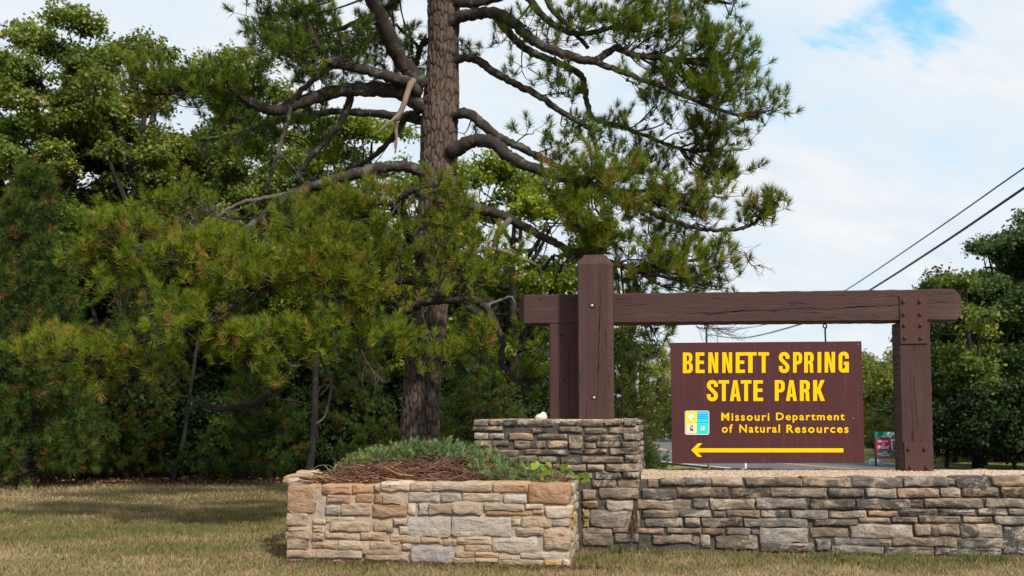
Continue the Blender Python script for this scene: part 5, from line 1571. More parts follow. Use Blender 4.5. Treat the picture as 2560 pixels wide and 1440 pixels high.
for k, (px, Y, s, rz) in enumerate(((250, 22.7, .6, 2), (820, 23.2, .7, 5), (1320, 22.5, .9, 1.1), (1400, 22.6, 1.0, 3))):
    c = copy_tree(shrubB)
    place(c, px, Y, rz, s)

# slim trunks inside the wood
for k, (px0, y0, px1, y1, Y, r_, lb) in enumerate(((445, 1205, 475, 985, 21.5, .055, 'thin leaning trunk standing free at the lawn edge below the hooked branch'), (612, 1200, 625, 950, 22.6, .085, 'grey trunk behind the bright little pine'), (778, 1190, 790, 900, 21.6, .085, 'dark upright trunk just left of the planter'), (828, 1195, 836, 850, 24.0, .10, 'slim dark trunk in the wood between the planter and the pine'), (1240, 1250, 1200, 800, 25, .1, 'slim trunk hidden behind the pine boughs right of the pine trunk'))):
    a = ground_at(px0, y0)
    a = Vector(((px0 - 1280) / FPX * Y, Y, -.05))
    b = unproj(px1, y1, Y + .2)
    t_ = Vector((b.x + (b.x - a.x) * 1.2, Y + .5, b.z + 3.5))
    C = catmull([tuple(a), tuple((a + b) / 2 + Vector((.05, 0, 0))), tuple(b), tuple(t_)], 7)
    tb = Tubes()
    tb.add(C, np.linspace(r_ * 1.15, r_ * .5, len(C)), 8, .06)
    rq = np.random.default_rng(k)
    for q in range(7):
        i0 = rq.integers(6, len(C))
        e = C[i0] + np.array([rq.normal(0, .5), rq.normal(0, .3), rq.uniform(.1, .7)])
        tb.add(np.array([C[i0], (C[i0] + e) / 2 + rq.normal(0, .04, 3), e]), [r_ * .3, r_ * .2, .006], 4)
    V, F = tb.get()
    root = thing('slim_tree', tuple(a), lb, 'tree')
    add_mesh('trunk', V, F, M['oakbark'], root, smooth=True)
    P = np.repeat(C[-4:], 40, 0) + rq.normal(0, .55, (160, 3))
    lv, lf = leaf_quads(P, nrm(rq.normal(size=(160, 3)) + [0, 0, .5]), np.full(160, .13), np.full(160, .08), rq)
    add_mesh('crown', lv, lf, M['oak_dark'], root, tint=np.repeat(rq.random(160) * .7, 4), kind='stuff')


# young pines
def make_young_pine(H, R, seed, nw, label, k=48, ln=.15, tint0=.5, wd=.012, group=None):
    r = np.random.default_rng(seed)
    root = thing('young_pine', (0, 0, 0), label, 'tree', group)
    ORIG[root.name] = np.zeros(3)
    tb = Tubes()
    tb.add(np.array([[0, 0, -.05], [.02, 0, H * .5], [0, .02, H]]), [H * .013, H * .009, .006], 7)
    P, A, L = [np.array([0, 0, H])], [np.array([0, 0, 1.0])], [.3]
    for q in range(nw):
        f = max(0.0, (q + r.uniform(-.3, .3)) / nw) ** 1.25
        z = H * (.03 + .95 * f)
        reach = R * (1 - f) ** .75 * r.uniform(.65, 1.12) + .12
        az = r.uniform(0, 2 * math.pi)
        up = .25 + .75 * f
        d = nrm(np.array([math.cos(az), math.sin(az), up * .6]))
        e = np.array([0, 0, z]) + d * reach
        mid = np.array([0, 0, z]) + d * reach * .5 + np.array([0, 0, -.05 * reach])
        B = catmull([np.array([0, 0, z]), mid, e], 4)
        tb.add(B, np.linspace(.012, .004, len(B)), 4)
        nt = max(3, int(reach * 7))
        for s in range(nt):
            t_ = r.uniform(.35, 1.0)
            p = B[min(len(B) - 1, int(t_ * len(B)))]
            a2 = nrm(d + r.normal(0, .6, 3) + np.array([0, 0, .5]))
            l2 = r.uniform(.06, .28)
            tb.add(np.array([p, p + a2 * l2]), [.004, .003], 3)
            P.append(p + a2 * l2)
            A.append(a2)
            L.append(r.uniform(.1, .2))
        P.append(e)
        A.append(nrm(d + np.array([0, 0, .6])))
        L.append(.18)
    P, A, L = map(np.array, (P, A, L))
    V, F = tb.get()
    add_mesh('trunk', V, F, M['oakbark'], root, origin=(0, 0, 0))
    n = len(P)
    tt = np.clip(r.normal(tint0, .17, n) + (r.random(n) < .05) * .4, 0, 1)
    V, F, t_ = tufts(P, A, L, k, r.uniform(.8, 1.2, n) * ln, wd, tt, (25, 80), r)
    add_mesh('crown', V, F, M['needle_young'], root, origin=(0, 0, 0), tint=t_, kind='stuff')
    return root


yp = make_young_pine(top_h(425, 20.5), 1.6, 201, 270, 'bushy blue green young pine at the left edge', ln=.17, tint0=.66)
place(yp, 55, 20.5)
yp2 = make_young_pine(2.1, 1.15, 202, 90, 'small bright green pine at the lawn edge left of the planter', ln=.16, tint0=.6)
place(yp2, 640, 22.0)
yp3 = copy_tree(yp)
yp3['label'] = 'bushy pine right behind the old pine trunk above the pedestal'
place(yp3, 1190, 19.5, 2.0, .58)
yp4 = copy_tree(yp)
yp4['label'] = 'green pine between the tall post and the hanging sign'
place(yp4, 1556, 23.0, 3.1, .52)
yp5 = copy_tree(yp2)
yp5['label'] = 'lone pine sapling in the straw coloured field beyond the road'
place(yp5, 1657, 52, 1.0, .75)
yp6 = copy_tree(yp)
yp6['label'] = 'shaded young pine behind the lowest left pine boughs'
place(yp6, 330, 22.5, 4.0, .68)
yp7 = copy_tree(yp2)
yp7['label'] = 'low pine bough bush beside the right side of the pedestal'
place(yp7, 1584, 19.0, 2.6, .48)
yp8 = copy_tree(yp)
yp8['label'] = 'dim young pine in the wood left of the pine trunk'
place(yp8, 900, 23.5, 5.0, .6)

# right-hand wood
rO = make_oak('wood_tree', 9.4, 3.1, 301, 40000, M['oak_dark'], 'dense dark green tree filling the right edge behind the sign post', base=.03, clumps=60, leaf=.15)
place(rO, 2640, 33, 0, .95)
rP = copy_tree(rO)
rP['label'] = 'dark green tree directly right of the crossbeam end'
place(rP, 2485, 31, 2.3, .80)
rQ = copy_tree(rO)
rQ['label'] = 'lower dark tree just right of the right sign post'
place(rQ, 2440, 29, 4.1, .62)
for (px, Y, s, rz, lb) in ((2700, 30, 1.0, 1.2, 'dark tree beyond the right edge of the frame'), (2580, 40, 1.0, 3.3, 'dark tree behind the front row at the right edge'), (2400, 36, .50, 5.0, 'low dark tree behind the right sign post')):
    c = copy_tree(rO)
    c['label'] = lb
    place(c, px, Y, rz, s)
rS = make_oak('wood_tree', 6.0, 1.15, 302, 6500, M['oak'], 'slender lighter tree in front of the dark right wood above the beam end', base=.25, clumps=26, leaf=.13)
place(rS, 2425, 27, 0, 1.0)
rT = copy_tree(rS)
rT['label'] = 'slim tree seen between the hanging sign and the right post'
place(rT, 2228, 62, 1.3, .88)
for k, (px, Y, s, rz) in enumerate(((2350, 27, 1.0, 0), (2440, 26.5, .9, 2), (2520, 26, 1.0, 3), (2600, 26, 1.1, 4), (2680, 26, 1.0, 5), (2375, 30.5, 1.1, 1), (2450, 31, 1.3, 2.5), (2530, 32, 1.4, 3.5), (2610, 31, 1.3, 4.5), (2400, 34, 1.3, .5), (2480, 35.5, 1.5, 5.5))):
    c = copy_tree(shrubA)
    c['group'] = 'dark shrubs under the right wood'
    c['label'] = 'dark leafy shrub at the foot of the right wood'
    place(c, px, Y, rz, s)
# pale brush behind the sign
br = make_oak('brush_shrub', 4.4, 1.9, 303, 7000, M['brush'], 'yellow green brush beyond the road between the sign and the right post', 'shrub', base=0, clumps=26, leaf=.16, group='yellow green brush beyond the road')
place(br, 2200, 43)
for (px, Y, s, rz) in ((2150, 48, .95, 1), (2255, 46, 1.05, 2), (2110, 52, .9, 3), (2320, 44, 1.1, 4), (2225, 37, .42, 5), (2180, 36, .35, 1.5), (2270, 36.5, .45, 2.5)):
    c = copy_tree(br)
    if s < .6:
        c['label'] = 'low yellow green bush right behind the Cafe billboard across the road'
    place(c, px, Y, rz, s)
# far treeline behind the field
ft = make_oak('far_tree', 8.0, 4.2, 304, 5000, M['brush'], 'grey green tree at the far side of the field', base=0, clumps=26, leaf=.34, group='trees at the far side of the field')
place(ft, 1640, 95)
for (px, Y, s, rz) in ((1600, 100, .8, 1), (1690, 105, .9, 2), (1745, 98, .85, 3), (1800, 110, 1.0, 4), (1860, 104, .8, 5), (1920, 108, .9, .5), (1990, 100, .8, 1.5), (2060, 95, .9, 2.5), (2110, 90, .85, 3.5), (1560, 92, .9, 4.5), (2340, 90, 1.0, 5.5), (2160, 85, .8, .2)):
    c = copy_tree(ft)
    place(c, px, Y, rz, s, z=float(np.clip((Y - 75) / 200, 0, 3) ** 1.3 * 3.0))
dk = copy_tree(yp)
dk['label'] = 'dark evergreen at the far edge of the field beside the sign'
place(dk, 1678, 80, 1.0, .42)

# ------------------------------------------------------------------ juniper, dead twigs, vine in the planter
soil = []
jr = np.random.default_rng(55)
pl_u0, pl_u1 = uL + .3, uR - .3


def mound_h(u, d):
    """height of the juniper mound over the planter, u along the front, d depth behind the front face"""
    s = (u - uL) / (uR - uL)
    prof = np.interp(s, [0, .08, .16, .3, .45, .6, .72, .85, 1.0], [.0, .08, .17, .24, .27, .25, .13, .04, .005])
    back = np.clip((d - .12) / .85, 0, 1)
    return zT - .02 + prof * (back ** .8)


nx_, ny_ = 60, 26
SV = [PLANT.pt(u, float(mound_h(u, d)) - .035, -d) for d in np.linspace(.15, DPL + .15, ny_) for u in np.linspace(uL + .12, uR - .08, nx_)]
SF = np.array([(j * nx_ + i, j * nx_ + i + 1, (j + 1) * nx_ + i + 1, (j + 1) * nx_ + i) for j in range(ny_ - 1) for i in range(nx_ - 1)])
M['soil'] = flat('dark_planter_soil', (0.05, 0.032, 0.024), .95, var=.4)
add_mesh('planting_soil', np.array(SV), SF, M['soil'], planter, smooth=True)

def vnoise2(x, y):
    g = np.random.default_rng(31).random((64, 64))
    xi, yi = np.floor(x).astype(int), np.floor(y).astype(int)
    fx, fy = x - xi, y - yi
    a = g[xi % 64, yi % 64] * (1 - fx) + g[(xi + 1) % 64, yi % 64] * fx
    b = g[xi % 64, (yi + 1) % 64] * (1 - fx) + g[(xi + 1) % 64, (yi + 1) % 64] * fx
    return a * (1 - fy) + b * fy


jun = thing('juniper_shrub', PLANT.pt((uL + uR) / 2, zT, -.8), 'creeping blue green juniper spilling over the planter below the pine trunk', 'shrub')
n = 2600
uu = jr.uniform(uL + .2, uR - .12, n)
dd = jr.uniform(.25, DPL + .1, n)
s_ = (uu - uL) / (uR - uL)
edge_d = np.interp(s_, [0, .1, .3, .5, .62, .7, .8, 1], [.80, .78, .78, .78, .74, .42, .2, .25])
keep = (dd > edge_d + jr.normal(0, .07, n)) & (jr.random(n) < np.interp(s_, [0, .08, .14, .66, .78, .9, 1], [.1, .4, .9, .9, .35, .12, .0]))
uu, dd = uu[keep], dd[keep]
P = np.array([tuple(PLANT.pt(u, float(mound_h(u, d)) + jr.uniform(-.03, .05) + .05 * math.sin(u * 9) * math.cos(d * 11), -d)) for u, d in zip(uu, dd)])
A = nrm(jr.normal(0, .55, P.shape) + np.array([-.1, -.45, .75]))
V, F, t_ = tufts(P, A, jr.uniform(.08, .16, len(P)), 46, jr.uniform(.035, .06, len(P)), .0075, np.clip(.1 + .75 * vnoise2(P[:, 0] * 4, P[:, 1] * 6 + P[:, 2] * 5) + jr.normal(0, .13, len(P)) + (jr.random(len(P)) < .06) * .5, 0, 1), (25, 70), jr)
add_mesh('foliage', V, F, M['juniper'], jun, tint=t_, kind='stuff')
tb = Tubes()
for q in range(26):
    u = jr.uniform(uL + .3, uR - .6)
    d = jr.uniform(.7, 1.2)
    p = np.array(PLANT.pt(u, float(mound_h(u, d)), -d))
    e = p + np.array([jr.normal(0, .08), -.05, jr.uniform(.06, .18)])
    tb.add(catmull([p, (p + e) / 2 + jr.normal(0, .02, 3), e], 3), np.linspace(.006, .002, 7), 4)
V, F = tb.get()
add_mesh('bare_stem', V, F, M['twig'], jun, kind='stuff')

# dead tangled twigs at the front of the mound
tb = Tubes()
tn = []
for q in range(1300):
    u = jr.uniform(uL + .22, uL + (uR - uL) * .68)
    s = (u - uL) / (uR - uL)
    d = jr.uniform(.16, .84)
    h = float(mound_h(u, d)) + jr.uniform(-.05, .035)
    p = np.array(PLANT.pt(u, h, -d))
    az = jr.normal(0, .5)
    l = jr.uniform(.08, .36)
    v = np.array([math.cos(az) * jr.choice([-1, 1]), -.25 * math.sin(az), jr.normal(.02, .16)])
    e = p + v * l
    e[2] = max(e[2], p[2] - .05)
    r0 = jr.uniform(.003, .0075) * (1.8 if jr.random() < .06 else 1)
    k0 = tb.n
    tb.add(catmull([p, (p + e) / 2 + jr.normal(0, .03, 3), e], 3), np.linspace(r0, r0 * .5, 7), 4)
    tn += [1.0 if jr.random() < .04 else jr.uniform(0, .85)] * (tb.n - k0)
V, F = tb.get()
tw = add_mesh('dead_twigs', V, F, M['rot'], None, tint=np.array(tn), kind='stuff')
tw['label'] = 'tangle of dead reddish brown twigs along the planter front below the juniper'
tb2 = Tubes()
tn2 = []
for q in range(420):
    u = jr.uniform(uL + .25, uR - .12)
    d = jr.uniform(.3, 1.25)
    p = np.array(PLANT.pt(u, float(mound_h(u, d)) + jr.uniform(-.01, .06), -d))
    v = nrm(np.array([jr.normal(0, 1), jr.normal(-.2, .4), jr.normal(.1, .35)]))
    l = jr.uniform(.06, .24)
    k0 = tb2.n
    tb2.add(catmull([p, p + v * l * .5 + jr.normal(0, .02, 3), p + v * l], 3), np.linspace(.005, .002, 7), 4)
    tn2 += [jr.uniform(.5, .98)] * (tb2.n - k0)
V, F = tb2.get()
add_mesh('dead_twig', V, F, M['rot'], jun, tint=np.array(tn2), kind='stuff')
# curved thicker dead branch on the pile
tb = Tubes()
tb.add(catmull([tuple(unproj(x, y, Y)) for x, y, Y in ((1015, 1182, 10.4), (1040, 1172, 10.4), (1065, 1162, 10.5), (1095, 1158, 10.6))], 6), np.linspace(.016, .007, 19), 7, .06)
V, F = tb.get()
add_mesh('bare_branch', V, F, M['twig'], jun, smooth=True)

# pine litter at the right end of the planter
n = 1500
uu = jr.uniform(uL + (uR - uL) * .6, uR - .05, n)
dd = jr.uniform(.12, 1.1, n)
P = np.array([tuple(PLANT.pt(u, float(mound_h(u, d)) - .015 + jr.uniform(0, .03), -d)) for u, d in zip(uu, dd)])
V, F = leaf_quads(P, nrm(jr.normal(0, .35, (n, 3)) + [0, 0, 1]), jr.uniform(.08, .18, n), np.full(n, .006), jr)
lit = add_mesh('needle_litter', V, F, M['litter'], tint=np.repeat(jr.random(n), 4), kind='stuff')

# vine with single leaves in front of the pedestal
vine = thing('vine', PLANT.pt(uR - .35, zT, -.7), 'young vine with light green leaves climbing in front of the pedestal', 'vine')
tb = Tubes()
stems = []
for pts in (((1320, 1208, 10.3), (1345, 1180, 10.35), (1352, 1165, 10.4), (1362, 1172, 10.4)), ((1390, 1205, 10.3), (1395, 1190, 10.35), (1372, 1180, 10.4)), ((1425, 1215, 10.4), (1430, 1198, 10.45), (1462, 1193, 10.5)), ((1400, 1210, 10.4), (1410, 1185, 10.5), (1412, 1170, 10.5)), ((1290, 1205, 10.3), (1310, 1185, 10.4), (1330, 1168, 10.4))):
    tb.add(catmull([tuple(unproj(*p)) for p in pts], 5), .003, 4)
V, F = tb.get()
add_mesh('stem', V, F, M['vine'], vine, tint=np.full(len(V), .9))
vr = np.random.default_rng(8)
LEAF2 = [(0, 0), (.32, -.12), (.5, .2), (.36, .62), (0, 1.0), (-.36, .62), (-.5, .2), (-.32, -.12)]
for (px, py, Y, s) in ((1330, 1168, 10.35, 26), (1358, 1171, 10.4, 24), (1374, 1163, 10.42, 20), (1362, 1182, 10.38, 30), (1378, 1184, 10.38, 22), (1410, 1171, 10.5, 30), (1428, 1185, 10.4, 18), (1338, 1195, 10.3, 18), (1450, 1190, 10.5, 18), (1462, 1192, 10.5, 20), (1458, 1204, 10.45, 16), (1470, 1186, 10.5, 16), (1444, 1194, 10.5, 18), (1312, 1176, 10.4, 24), (1300, 1196, 10.3, 20), (1283, 1185, 10.5, 20), (1345, 1160, 10.45, 16), (1470, 1200, 10.5, 15)):
    c = np.array(unproj(px, py, Y))
    sz = s / FPX * Y * .9
    a = nrm(np.array([vr.normal(0, .6), vr.normal(-.3, .2), vr.uniform(-.9, .4)]))
    nn = nrm(np.array([vr.normal(0, .4), -.7, .5]) - a * np.dot(a, np.array([0, -.7, .5])))
    b = np.cross(a, nn)
    V = [c + a * (y - .5) * sz + b * x * sz + nn * (.10 * sz * (abs(x) * 1.2 - .3)) for x, y in LEAF2] + [c]
    F = [(i, (i + 1) % 8, 8) for i in range(8)]
    add_mesh('leaf', V, F, M['vine'], vine, tint=np.full(9, vr.random()), smooth=True)

# ------------------------------------------------------------------ lawn
lr = np.random.default_rng(99)
n = 330000
px = lr.uniform(-250, 2810, n)
py = 1192 + (1500 - 1192) * lr.random(n) ** .8
G = np.array([0.0, 0.0, 0.0])
u = (px - 1280) / FPX
v = (720 - py) / FPX
dy = math.cos(PITCH) - v * math.sin(PITCH)
dz = math.sin(PITCH) + v * math.cos(PITCH)
t_ = -EYE / dz
P = np.stack([u * t_, dy * t_, np.zeros(n)], 1)
P[:, :2] += lr.normal(0, .03, (n, 2))


def vnoise(x, y, seed):
    r = np.random.default_rng(seed)
    g = r.random((64, 64))
    xi, yi = np.floor(x).astype(int), np.floor(y).astype(int)
    fx, fy = x - xi, y - yi
    fx, fy = fx * fx * (3 - 2 * fx), fy * fy * (3 - 2 * fy)
    a = g[xi % 64, yi % 64] * (1 - fx) + g[(xi + 1) % 64, yi % 64] * fx
    b = g[xi % 64, (yi + 1) % 64] * (1 - fx) + g[(xi + 1) % 64, (yi + 1) % 64] * fx
    return a * (1 - fy) + b * fy


def keep_off(P, fr, u0, u1, d):
    q = P - np.array(fr.q)
    uu = q @ np.array(fr.ex)
    nn_ = q @ np.array(fr.n)
    return ~((uu > u0) & (uu < u1) & (nn_ < .02) & (nn_ > -d))


ok = keep_off(P, PLANT, uL, uR, DPL) & keep_off(P, PED, uPL, uPR, DPED) & keep_off(P, WALL, wu0, wu1, 2.0) & (P[:, 1] < 24)
P = P[ok]
n = len(P)
patch = .55 * vnoise(P[:, 0] * .55 + 9, P[:, 1] * 1.1 + 3, 1) + .3 * vnoise(P[:, 0] * 1.9, P[:, 1] * 2.6, 2) + .15 * vnoise(P[:, 0] * 6, P[:, 1] * 6, 3)
tint = np.clip(1.25 - 1.18 * patch + lr.normal(0, .20, n), 0, 1)
hh = lr.uniform(.015, .06, n) * (.6 + .8 * vnoise(P[:, 0] * 7, P[:, 1] * 7, 6))
az = lr.uniform(0, 2 * math.pi, n)
lean = np.abs(lr.normal(0, .7, n))
tip = P + np.stack([np.cos(az) * lean * hh, np.sin(az) * lean * hh, hh], 1)
sd = lr.uniform(0, math.pi, n)
side = np.stack([np.cos(sd), np.sin(sd), 0 * sd], 1) * (.0028 + .00022 * P[:, 1])[:, None]
V = np.stack([P - side, P + side, tip], 1).reshape(-1, 3)
F = np.arange(3 * n).reshape(-1, 3)
tag(add_mesh('grass', V, F, M['grass'], origin=(0, 0, 0), tint=np.repeat(tint, 3)), 'short dry mown lawn in front of the walls', None, None, 'stuff')


# scattered coarser clumps, fallen needles and leaves on the lawn
m_ = 900
cl = P[lr.choice(n, m_, replace=False)]
cl = cl[cl[:, 1] < 15]
kk = 12
B_ = np.repeat(cl, kk, 0) + np.concatenate([lr.normal(0, .035, (len(cl) * kk, 2)), np.zeros((len(cl) * kk, 1))], 1)
hb = lr.uniform(.04, .085, len(B_))
tp = B_ + np.stack([lr.normal(0, .5, len(B_)) * hb, lr.normal(0, .5, len(B_)) * hb, hb], 1)
sd2 = np.stack([np.full(len(B_), .0042), np.full(len(B_), .002), np.zeros(len(B_))], 1)
V = np.stack([B_ - sd2, B_ + sd2, tp], 1).reshape(-1, 3)
ct_ = np.repeat(np.clip(lr.normal(.25, .25, len(cl)), 0, 1), kk)
tag(add_mesh('grass_clumps', V, np.arange(len(V)).reshape(-1, 3), M['grass'], origin=(0, 0, 0), tint=np.repeat(ct_, 3), kind='stuff'), 'coarser clumps scattered over the dry mown lawn')
m_ = 700
cl = P[lr.choice(n, m_, replace=False)] + np.array([0, 0, .03])
V, F = leaf_quads(cl, nrm(lr.normal(0, .5, (m_, 3)) + [0, 0, 1]), lr.uniform(.03, .08, m_), lr.uniform(.012, .04, m_), lr)
add_mesh('fallen_leaves', V, F, M['litter'], tint=np.repeat(lr.uniform(.3, 1, m_), 4), kind='stuff')


# tufts of taller grass at the foot of the walls
def grass_tuft(px, Y, nb, h, seed, label, mat='weed'):
    r = np.random.default_rng(seed)
    c = np.array([(px - 1280) / FPX * Y, Y, 0.0])
    V, F, T = [], [], []
    for q in range(nb):
        b = c + np.array([r.normal(0, .07), r.normal(0, .03), 0])
        d = nrm(np.array([r.normal(0, .55), r.normal(-.25, .3), 1.0]))
        l = h * r.uniform(.5, 1.2)
        p1 = b + d * l * .55
        p2 = b + d * l + np.array([d[0] * l * .35, d[1] * l * .3, -.25 * l])
        w_ = np.array([.004, .002, 0])
        k = len(V)
        V += [b - w_, b + w_, p1 - w_ * .8, p1 + w_ * .8, p2]
        F += [(k, k + 1, k + 3, k + 2), (k + 2, k + 3, k + 4)]
        T += [r.random() * .8] * 5
    o = add_mesh('grass_tuft', V, F, M[mat], tint=np.array(T))
    tag(o, label, 'grass tuft', 'grass tufts along the foot of the walls')


for a in ((1545, 10.55, 34, .26, 1, 'coarse green grass tuft at the foot of the pedestal'), (1590, 10.5, 22, .14, 2, 'low grass tuft right of the coarse tuft by the pedestal'), (1640, 10.5, 30, .16, 3, 'grass tuft at the left end of the low wall'), (1715, 10.45, 16, .10, 4, 'short grass tuft before the small upright pale stone'), (1895, 10.35, 14, .12, 5, 'small grass tuft left of the big pale stone'), (2040, 10.25, 26, .16, 6, 'grass tuft below the middle of the low wall'), (2075, 10.2, 24, .17, 7, 'grass tuft beside the small rounded stone'), (2230, 10.1, 18, .16, 8, 'grass tuft under the long pale stone'), (2290, 10.08, 14, .10, 9, 'thin grass tuft right of the long pale stone'), (2400, 9.95, 40, .26, 10, 'long drooping grass tuft near the right end of the low wall'), (2465, 9.95, 34, .20, 11, 'grass tuft at the pale square stone of the low wall'), (1455, 10.1, 26, .13, 12, 'grass tuft in the corner between planter and pedestal'), (2530, 9.95, 24, .16, 13, 'grass tuft at the right edge of the frame')):
    grass_tuft(*a)
# dry root tangle hanging on the wall
tb = Tubes()
rw = np.random.default_rng(4)
for q in range(46):
    p = np.array(WALL.pt(*WALL.uz(1588 + rw.normal(0, 3), 1255 + rw.uniform(0, 12)), .05))
    e = np.array(WALL.pt(*WALL.uz(1580 + rw.normal(0, 9), 1300 + rw.uniform(0, 45)), .06 + rw.uniform(0, .05)))
    tb.add(catmull([p, (p + e) / 2 + rw.normal(0, .02, 3), e], 3), .0022, 3)
V, F = tb.get()
tag(add_mesh('dry_vine', V, F, M['litter'], tint=rw.uniform(.4, 1, len(V))), 'dry hanging rootlets on the stones where the low wall meets the pedestal', 'dead vine')

# litter of brown leaves and twigs along the planter foot
n = 2600
uu = lr.uniform(uL - .1, uR + .5, n)
off = np.abs(lr.normal(0, .10, n))
P = np.array([tuple(PLANT.pt(a, .012 + lr.uniform(0, .02), .02 + b)) for a, b in zip(uu, off)])
V, F = leaf_quads(P, nrm(lr.normal(0, .4, (n, 3)) + [0, 0, 1]), lr.uniform(.03, .12, n), lr.uniform(.004, .016, n), lr)
add_mesh('leaf_litter', V, F, M['litter'], tint=np.repeat(lr.random(n), 4), kind='stuff')
# fallen leaves at the wood's edge
n = 5000
X = lr.uniform(-11, 3, n)
Yv = 21.0 + np.abs(lr.normal(0, 1.6, n))
P = np.stack([X, Yv, lr.uniform(.01, .05, n)], 1)
V, F = leaf_quads(P, nrm(lr.normal(0, .6, (n, 3)) + [0, 0, 1]), lr.uniform(.06, .13, n), lr.uniform(.04, .08, n), lr)
add_mesh('fallen_leaves', V, F, M['litter'], tint=np.repeat(lr.random(n), 4), kind='stuff')

# ------------------------------------------------------------------ road furniture far right
def post(px, Y, ytop, wpx, mat, name, label, cat):
    x = (px - 1280) / FPX * Y
    r_ = wpx / 2 / FPX * Y
    zt = unproj(px, ytop, Y).z
    tb = Tubes()
    tb.add(np.array([[x, Y, -.1], [x, Y, zt * .5], [x, Y, zt], [x, Y, zt + .01]]), [r_, r_ * .97, r_ * .9, .001], 10)
    V, F = tb.get()
    o = thing(name, (x, Y, 0), label, cat)
    add_mesh('shaft', V, F, M[mat], o, smooth=True)
    return o


p1 = post(1592, 45, 760, 9, 'pole', 'utility_pole', 'pale grey pole rising behind the green pine beside the tall post', 'utility pole')
p2 = post(1767, 70, 800, 7, 'pole', 'utility_pole', 'distant pole behind the left hanger of the sign carrying the cables', 'utility pole')
mk = post(1855, 25, 1120, 7, 'white', 'marker_post', 'white roadside marker post seen under the hanging sign', 'post')
m2 = post(1765, 25, 1130, 8, 'polebrown', 'wooden_post', 'short brown wooden post seen under the left part of the sign', 'post')
for (pts, r_, lb) in (([(2900, 190), (2560, 420), (2340, 574), (2120, 722), (2020, 776), (1926, 808), (1840, 823), (1767, 822)], .018, 'thin upper overhead cable crossing the sky at the right'), ([(2900, 240), (2560, 470), (2360, 606), (2180, 722), (2090, 773), (2003, 810), (1855, 845), (1767, 836)], .030, 'thick lower overhead cable crossing the sky at the right')):
    A0 = np.array([(1767 - 1280) / FPX * 70, 70.0])
    A1 = np.array([(2560 - 1280) / FPX * 20, 20.0])
    P = []
    for (x, y) in pts:
        k = (x - 1280) / FPX
        d = A1 - A0
        tt = (k * A0[1] - A0[0]) / (d[0] - k * d[1])
        Yq = A0[1] + tt * d[1]
        P.append(tuple(unproj(x, y, Yq)))
    C = catmull(P, 8)
    tb = Tubes()
    tb.add(C, r_, 6)
    V, F = tb.get()
    tag(add_mesh('overhead_cable', V, F, M['cable'], smooth=True), lb, 'cable')

# cafe sign across the road
CF = Frame(2193, 27.5, 0)
CFM = {'green': flat('cafe_green', (.0, .16, .12), .5), 'red': flat('cafe_red', (.42, .02, .06), .5), 'pale': flat('cafe_white', (.72, .74, .80), .5), 'navy': flat('cafe_navy', (.02, .04, .16), .5)}
cs_ = thing('cafe_sign', CF.pt(.3, 0, 0), 'green and red Cafe billboard on a dark pole beyond the road', 'sign')


def c8(x, y):
    return 2140 + x / 9.6, 1040 + y / 9.6


plate(CF, [c8(452, 380), c8(1420, 380), c8(1420, 1018), c8(478, 1018)], -.05, 0, CFM['red'], cs_, 'board')
plate(CF, [c8(450, 376), c8(1424, 376), c8(1424, 525), c8(456, 525)], .001, .012, CFM['green'], cs_, 'top_band')
plate(CF, [c8(515, 828), c8(905, 828), c8(905, 975), c8(518, 975)], .001, .006, CFM['green'], cs_, 'lower_band')
words([('Cafe', 752, 392, 965, 460), ('Evening', 622, 468, 838, 515), ('Dining', 905, 470, 1090, 515)], c8, CF, .014, CFM['pale'], cs_, 'lettering', .01)
words([('Everyone', 525, 570, 765, 655), ('&', 635, 645, 690, 700), ('Welcome!', 530, 690, 800, 790)], c8, CF, .004, CFM['pale'], cs_, 'lettering', .02, .3)
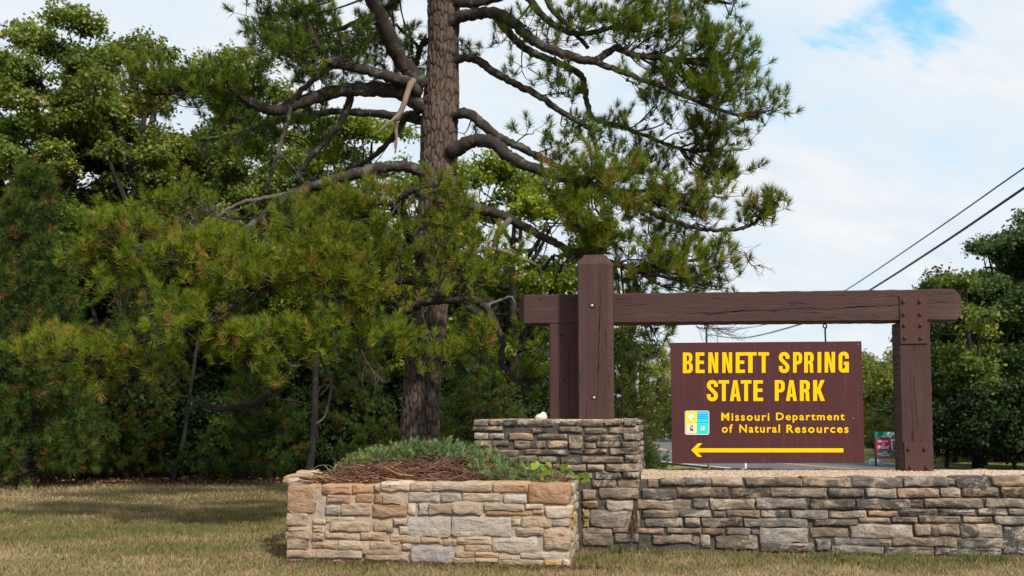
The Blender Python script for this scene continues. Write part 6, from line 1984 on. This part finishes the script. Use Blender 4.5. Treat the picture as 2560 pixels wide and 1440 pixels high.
# picture panel with a dark building-like shape, pale edge; small unreadable lines
for quad, d, mt, nm in (([(830, 560), (1230, 530), (1225, 850), (870, 870)], .004, 'pale', 'picture'), ([(850, 610), (985, 595), (980, 640), (860, 640)], .006, 'navy', 'picture_detail'), ([(880, 660), (920, 655), (935, 840), (890, 800)], .006, 'navy', 'picture_detail'), ([(965, 650), (1190, 620), (1185, 830), (975, 835)], .006, 'navy', 'picture_detail')):
    pts = [CF.uz(*c8(x, y), d) for x, y in quad]
    V = [CF.pt(u_, z_, d) for u_, z_ in pts]
    add_mesh(nm, V, [(0, 1, 2, 3)], CFM[mt], cs_)
dr = random.Random(9)
V, F = [], []
for (xa, xb, y) in ((640, 750, 860), (530, 870, 905), (590, 805, 948)):
    xx = xa
    while xx < xb:
        l = dr.uniform(10, 26)
        h = dr.uniform(9, 14)
        k = len(V)
        for (x, yy) in ((xx, y - h), (xx + l, y - h), (xx + l, y + h), (xx, y + h)):
            u_, z_ = CF.uz(*c8(x, yy), .0075)
            V.append(CF.pt(u_, z_, .0075))
        F.append((k + 3, k + 2, k + 1, k))
        xx += l + dr.uniform(6, 12)
add_mesh('small_print', V, F, CFM['pale'], cs_)
for xq in (507, 1370):
    u_, _ = CF.uz(*c8(xq, 1100))
    tb = Tubes()
    tb.add(np.array([tuple(CF.pt(u_, -.05, -.09)), tuple(CF.pt(u_, .4, -.09)), tuple(CF.pt(u_, .95, -.09))]), .028, 8)
    V, F = tb.get()
    add_mesh('pole', V, F, CFM['navy'], cs_)
# little yard sign behind it
YS = Frame(2190, 28.4, 0)
ys = thing('yard_sign', YS.pt(0, 0, 0), 'small pale blue yard sign behind the pole of the Cafe billboard', 'sign')
plate(YS, [c8(308, 1030), c8(632, 1040), c8(640, 1190), c8(315, 1180)], -.01, 0, flat('yard_pale', (.55, .66, .85), .5), ys, 'board')
plate(YS, [c8(345, 1068), c8(478, 1068), c8(478, 1100), c8(345, 1100)], .001, .004, flat('yard_mark', (.42, .28, .24), .6), ys, 'print_bar')
for xq in (340, 610):
    u_, _ = YS.uz(*c8(xq, 1150))
    tb = Tubes()
    tb.add(np.array([tuple(YS.pt(u_, -.05, -.02)), tuple(YS.pt(u_, .3, -.02))]), .008, 5)
    V, F = tb.get()
    add_mesh('leg', V, F, M['iron'], ys)
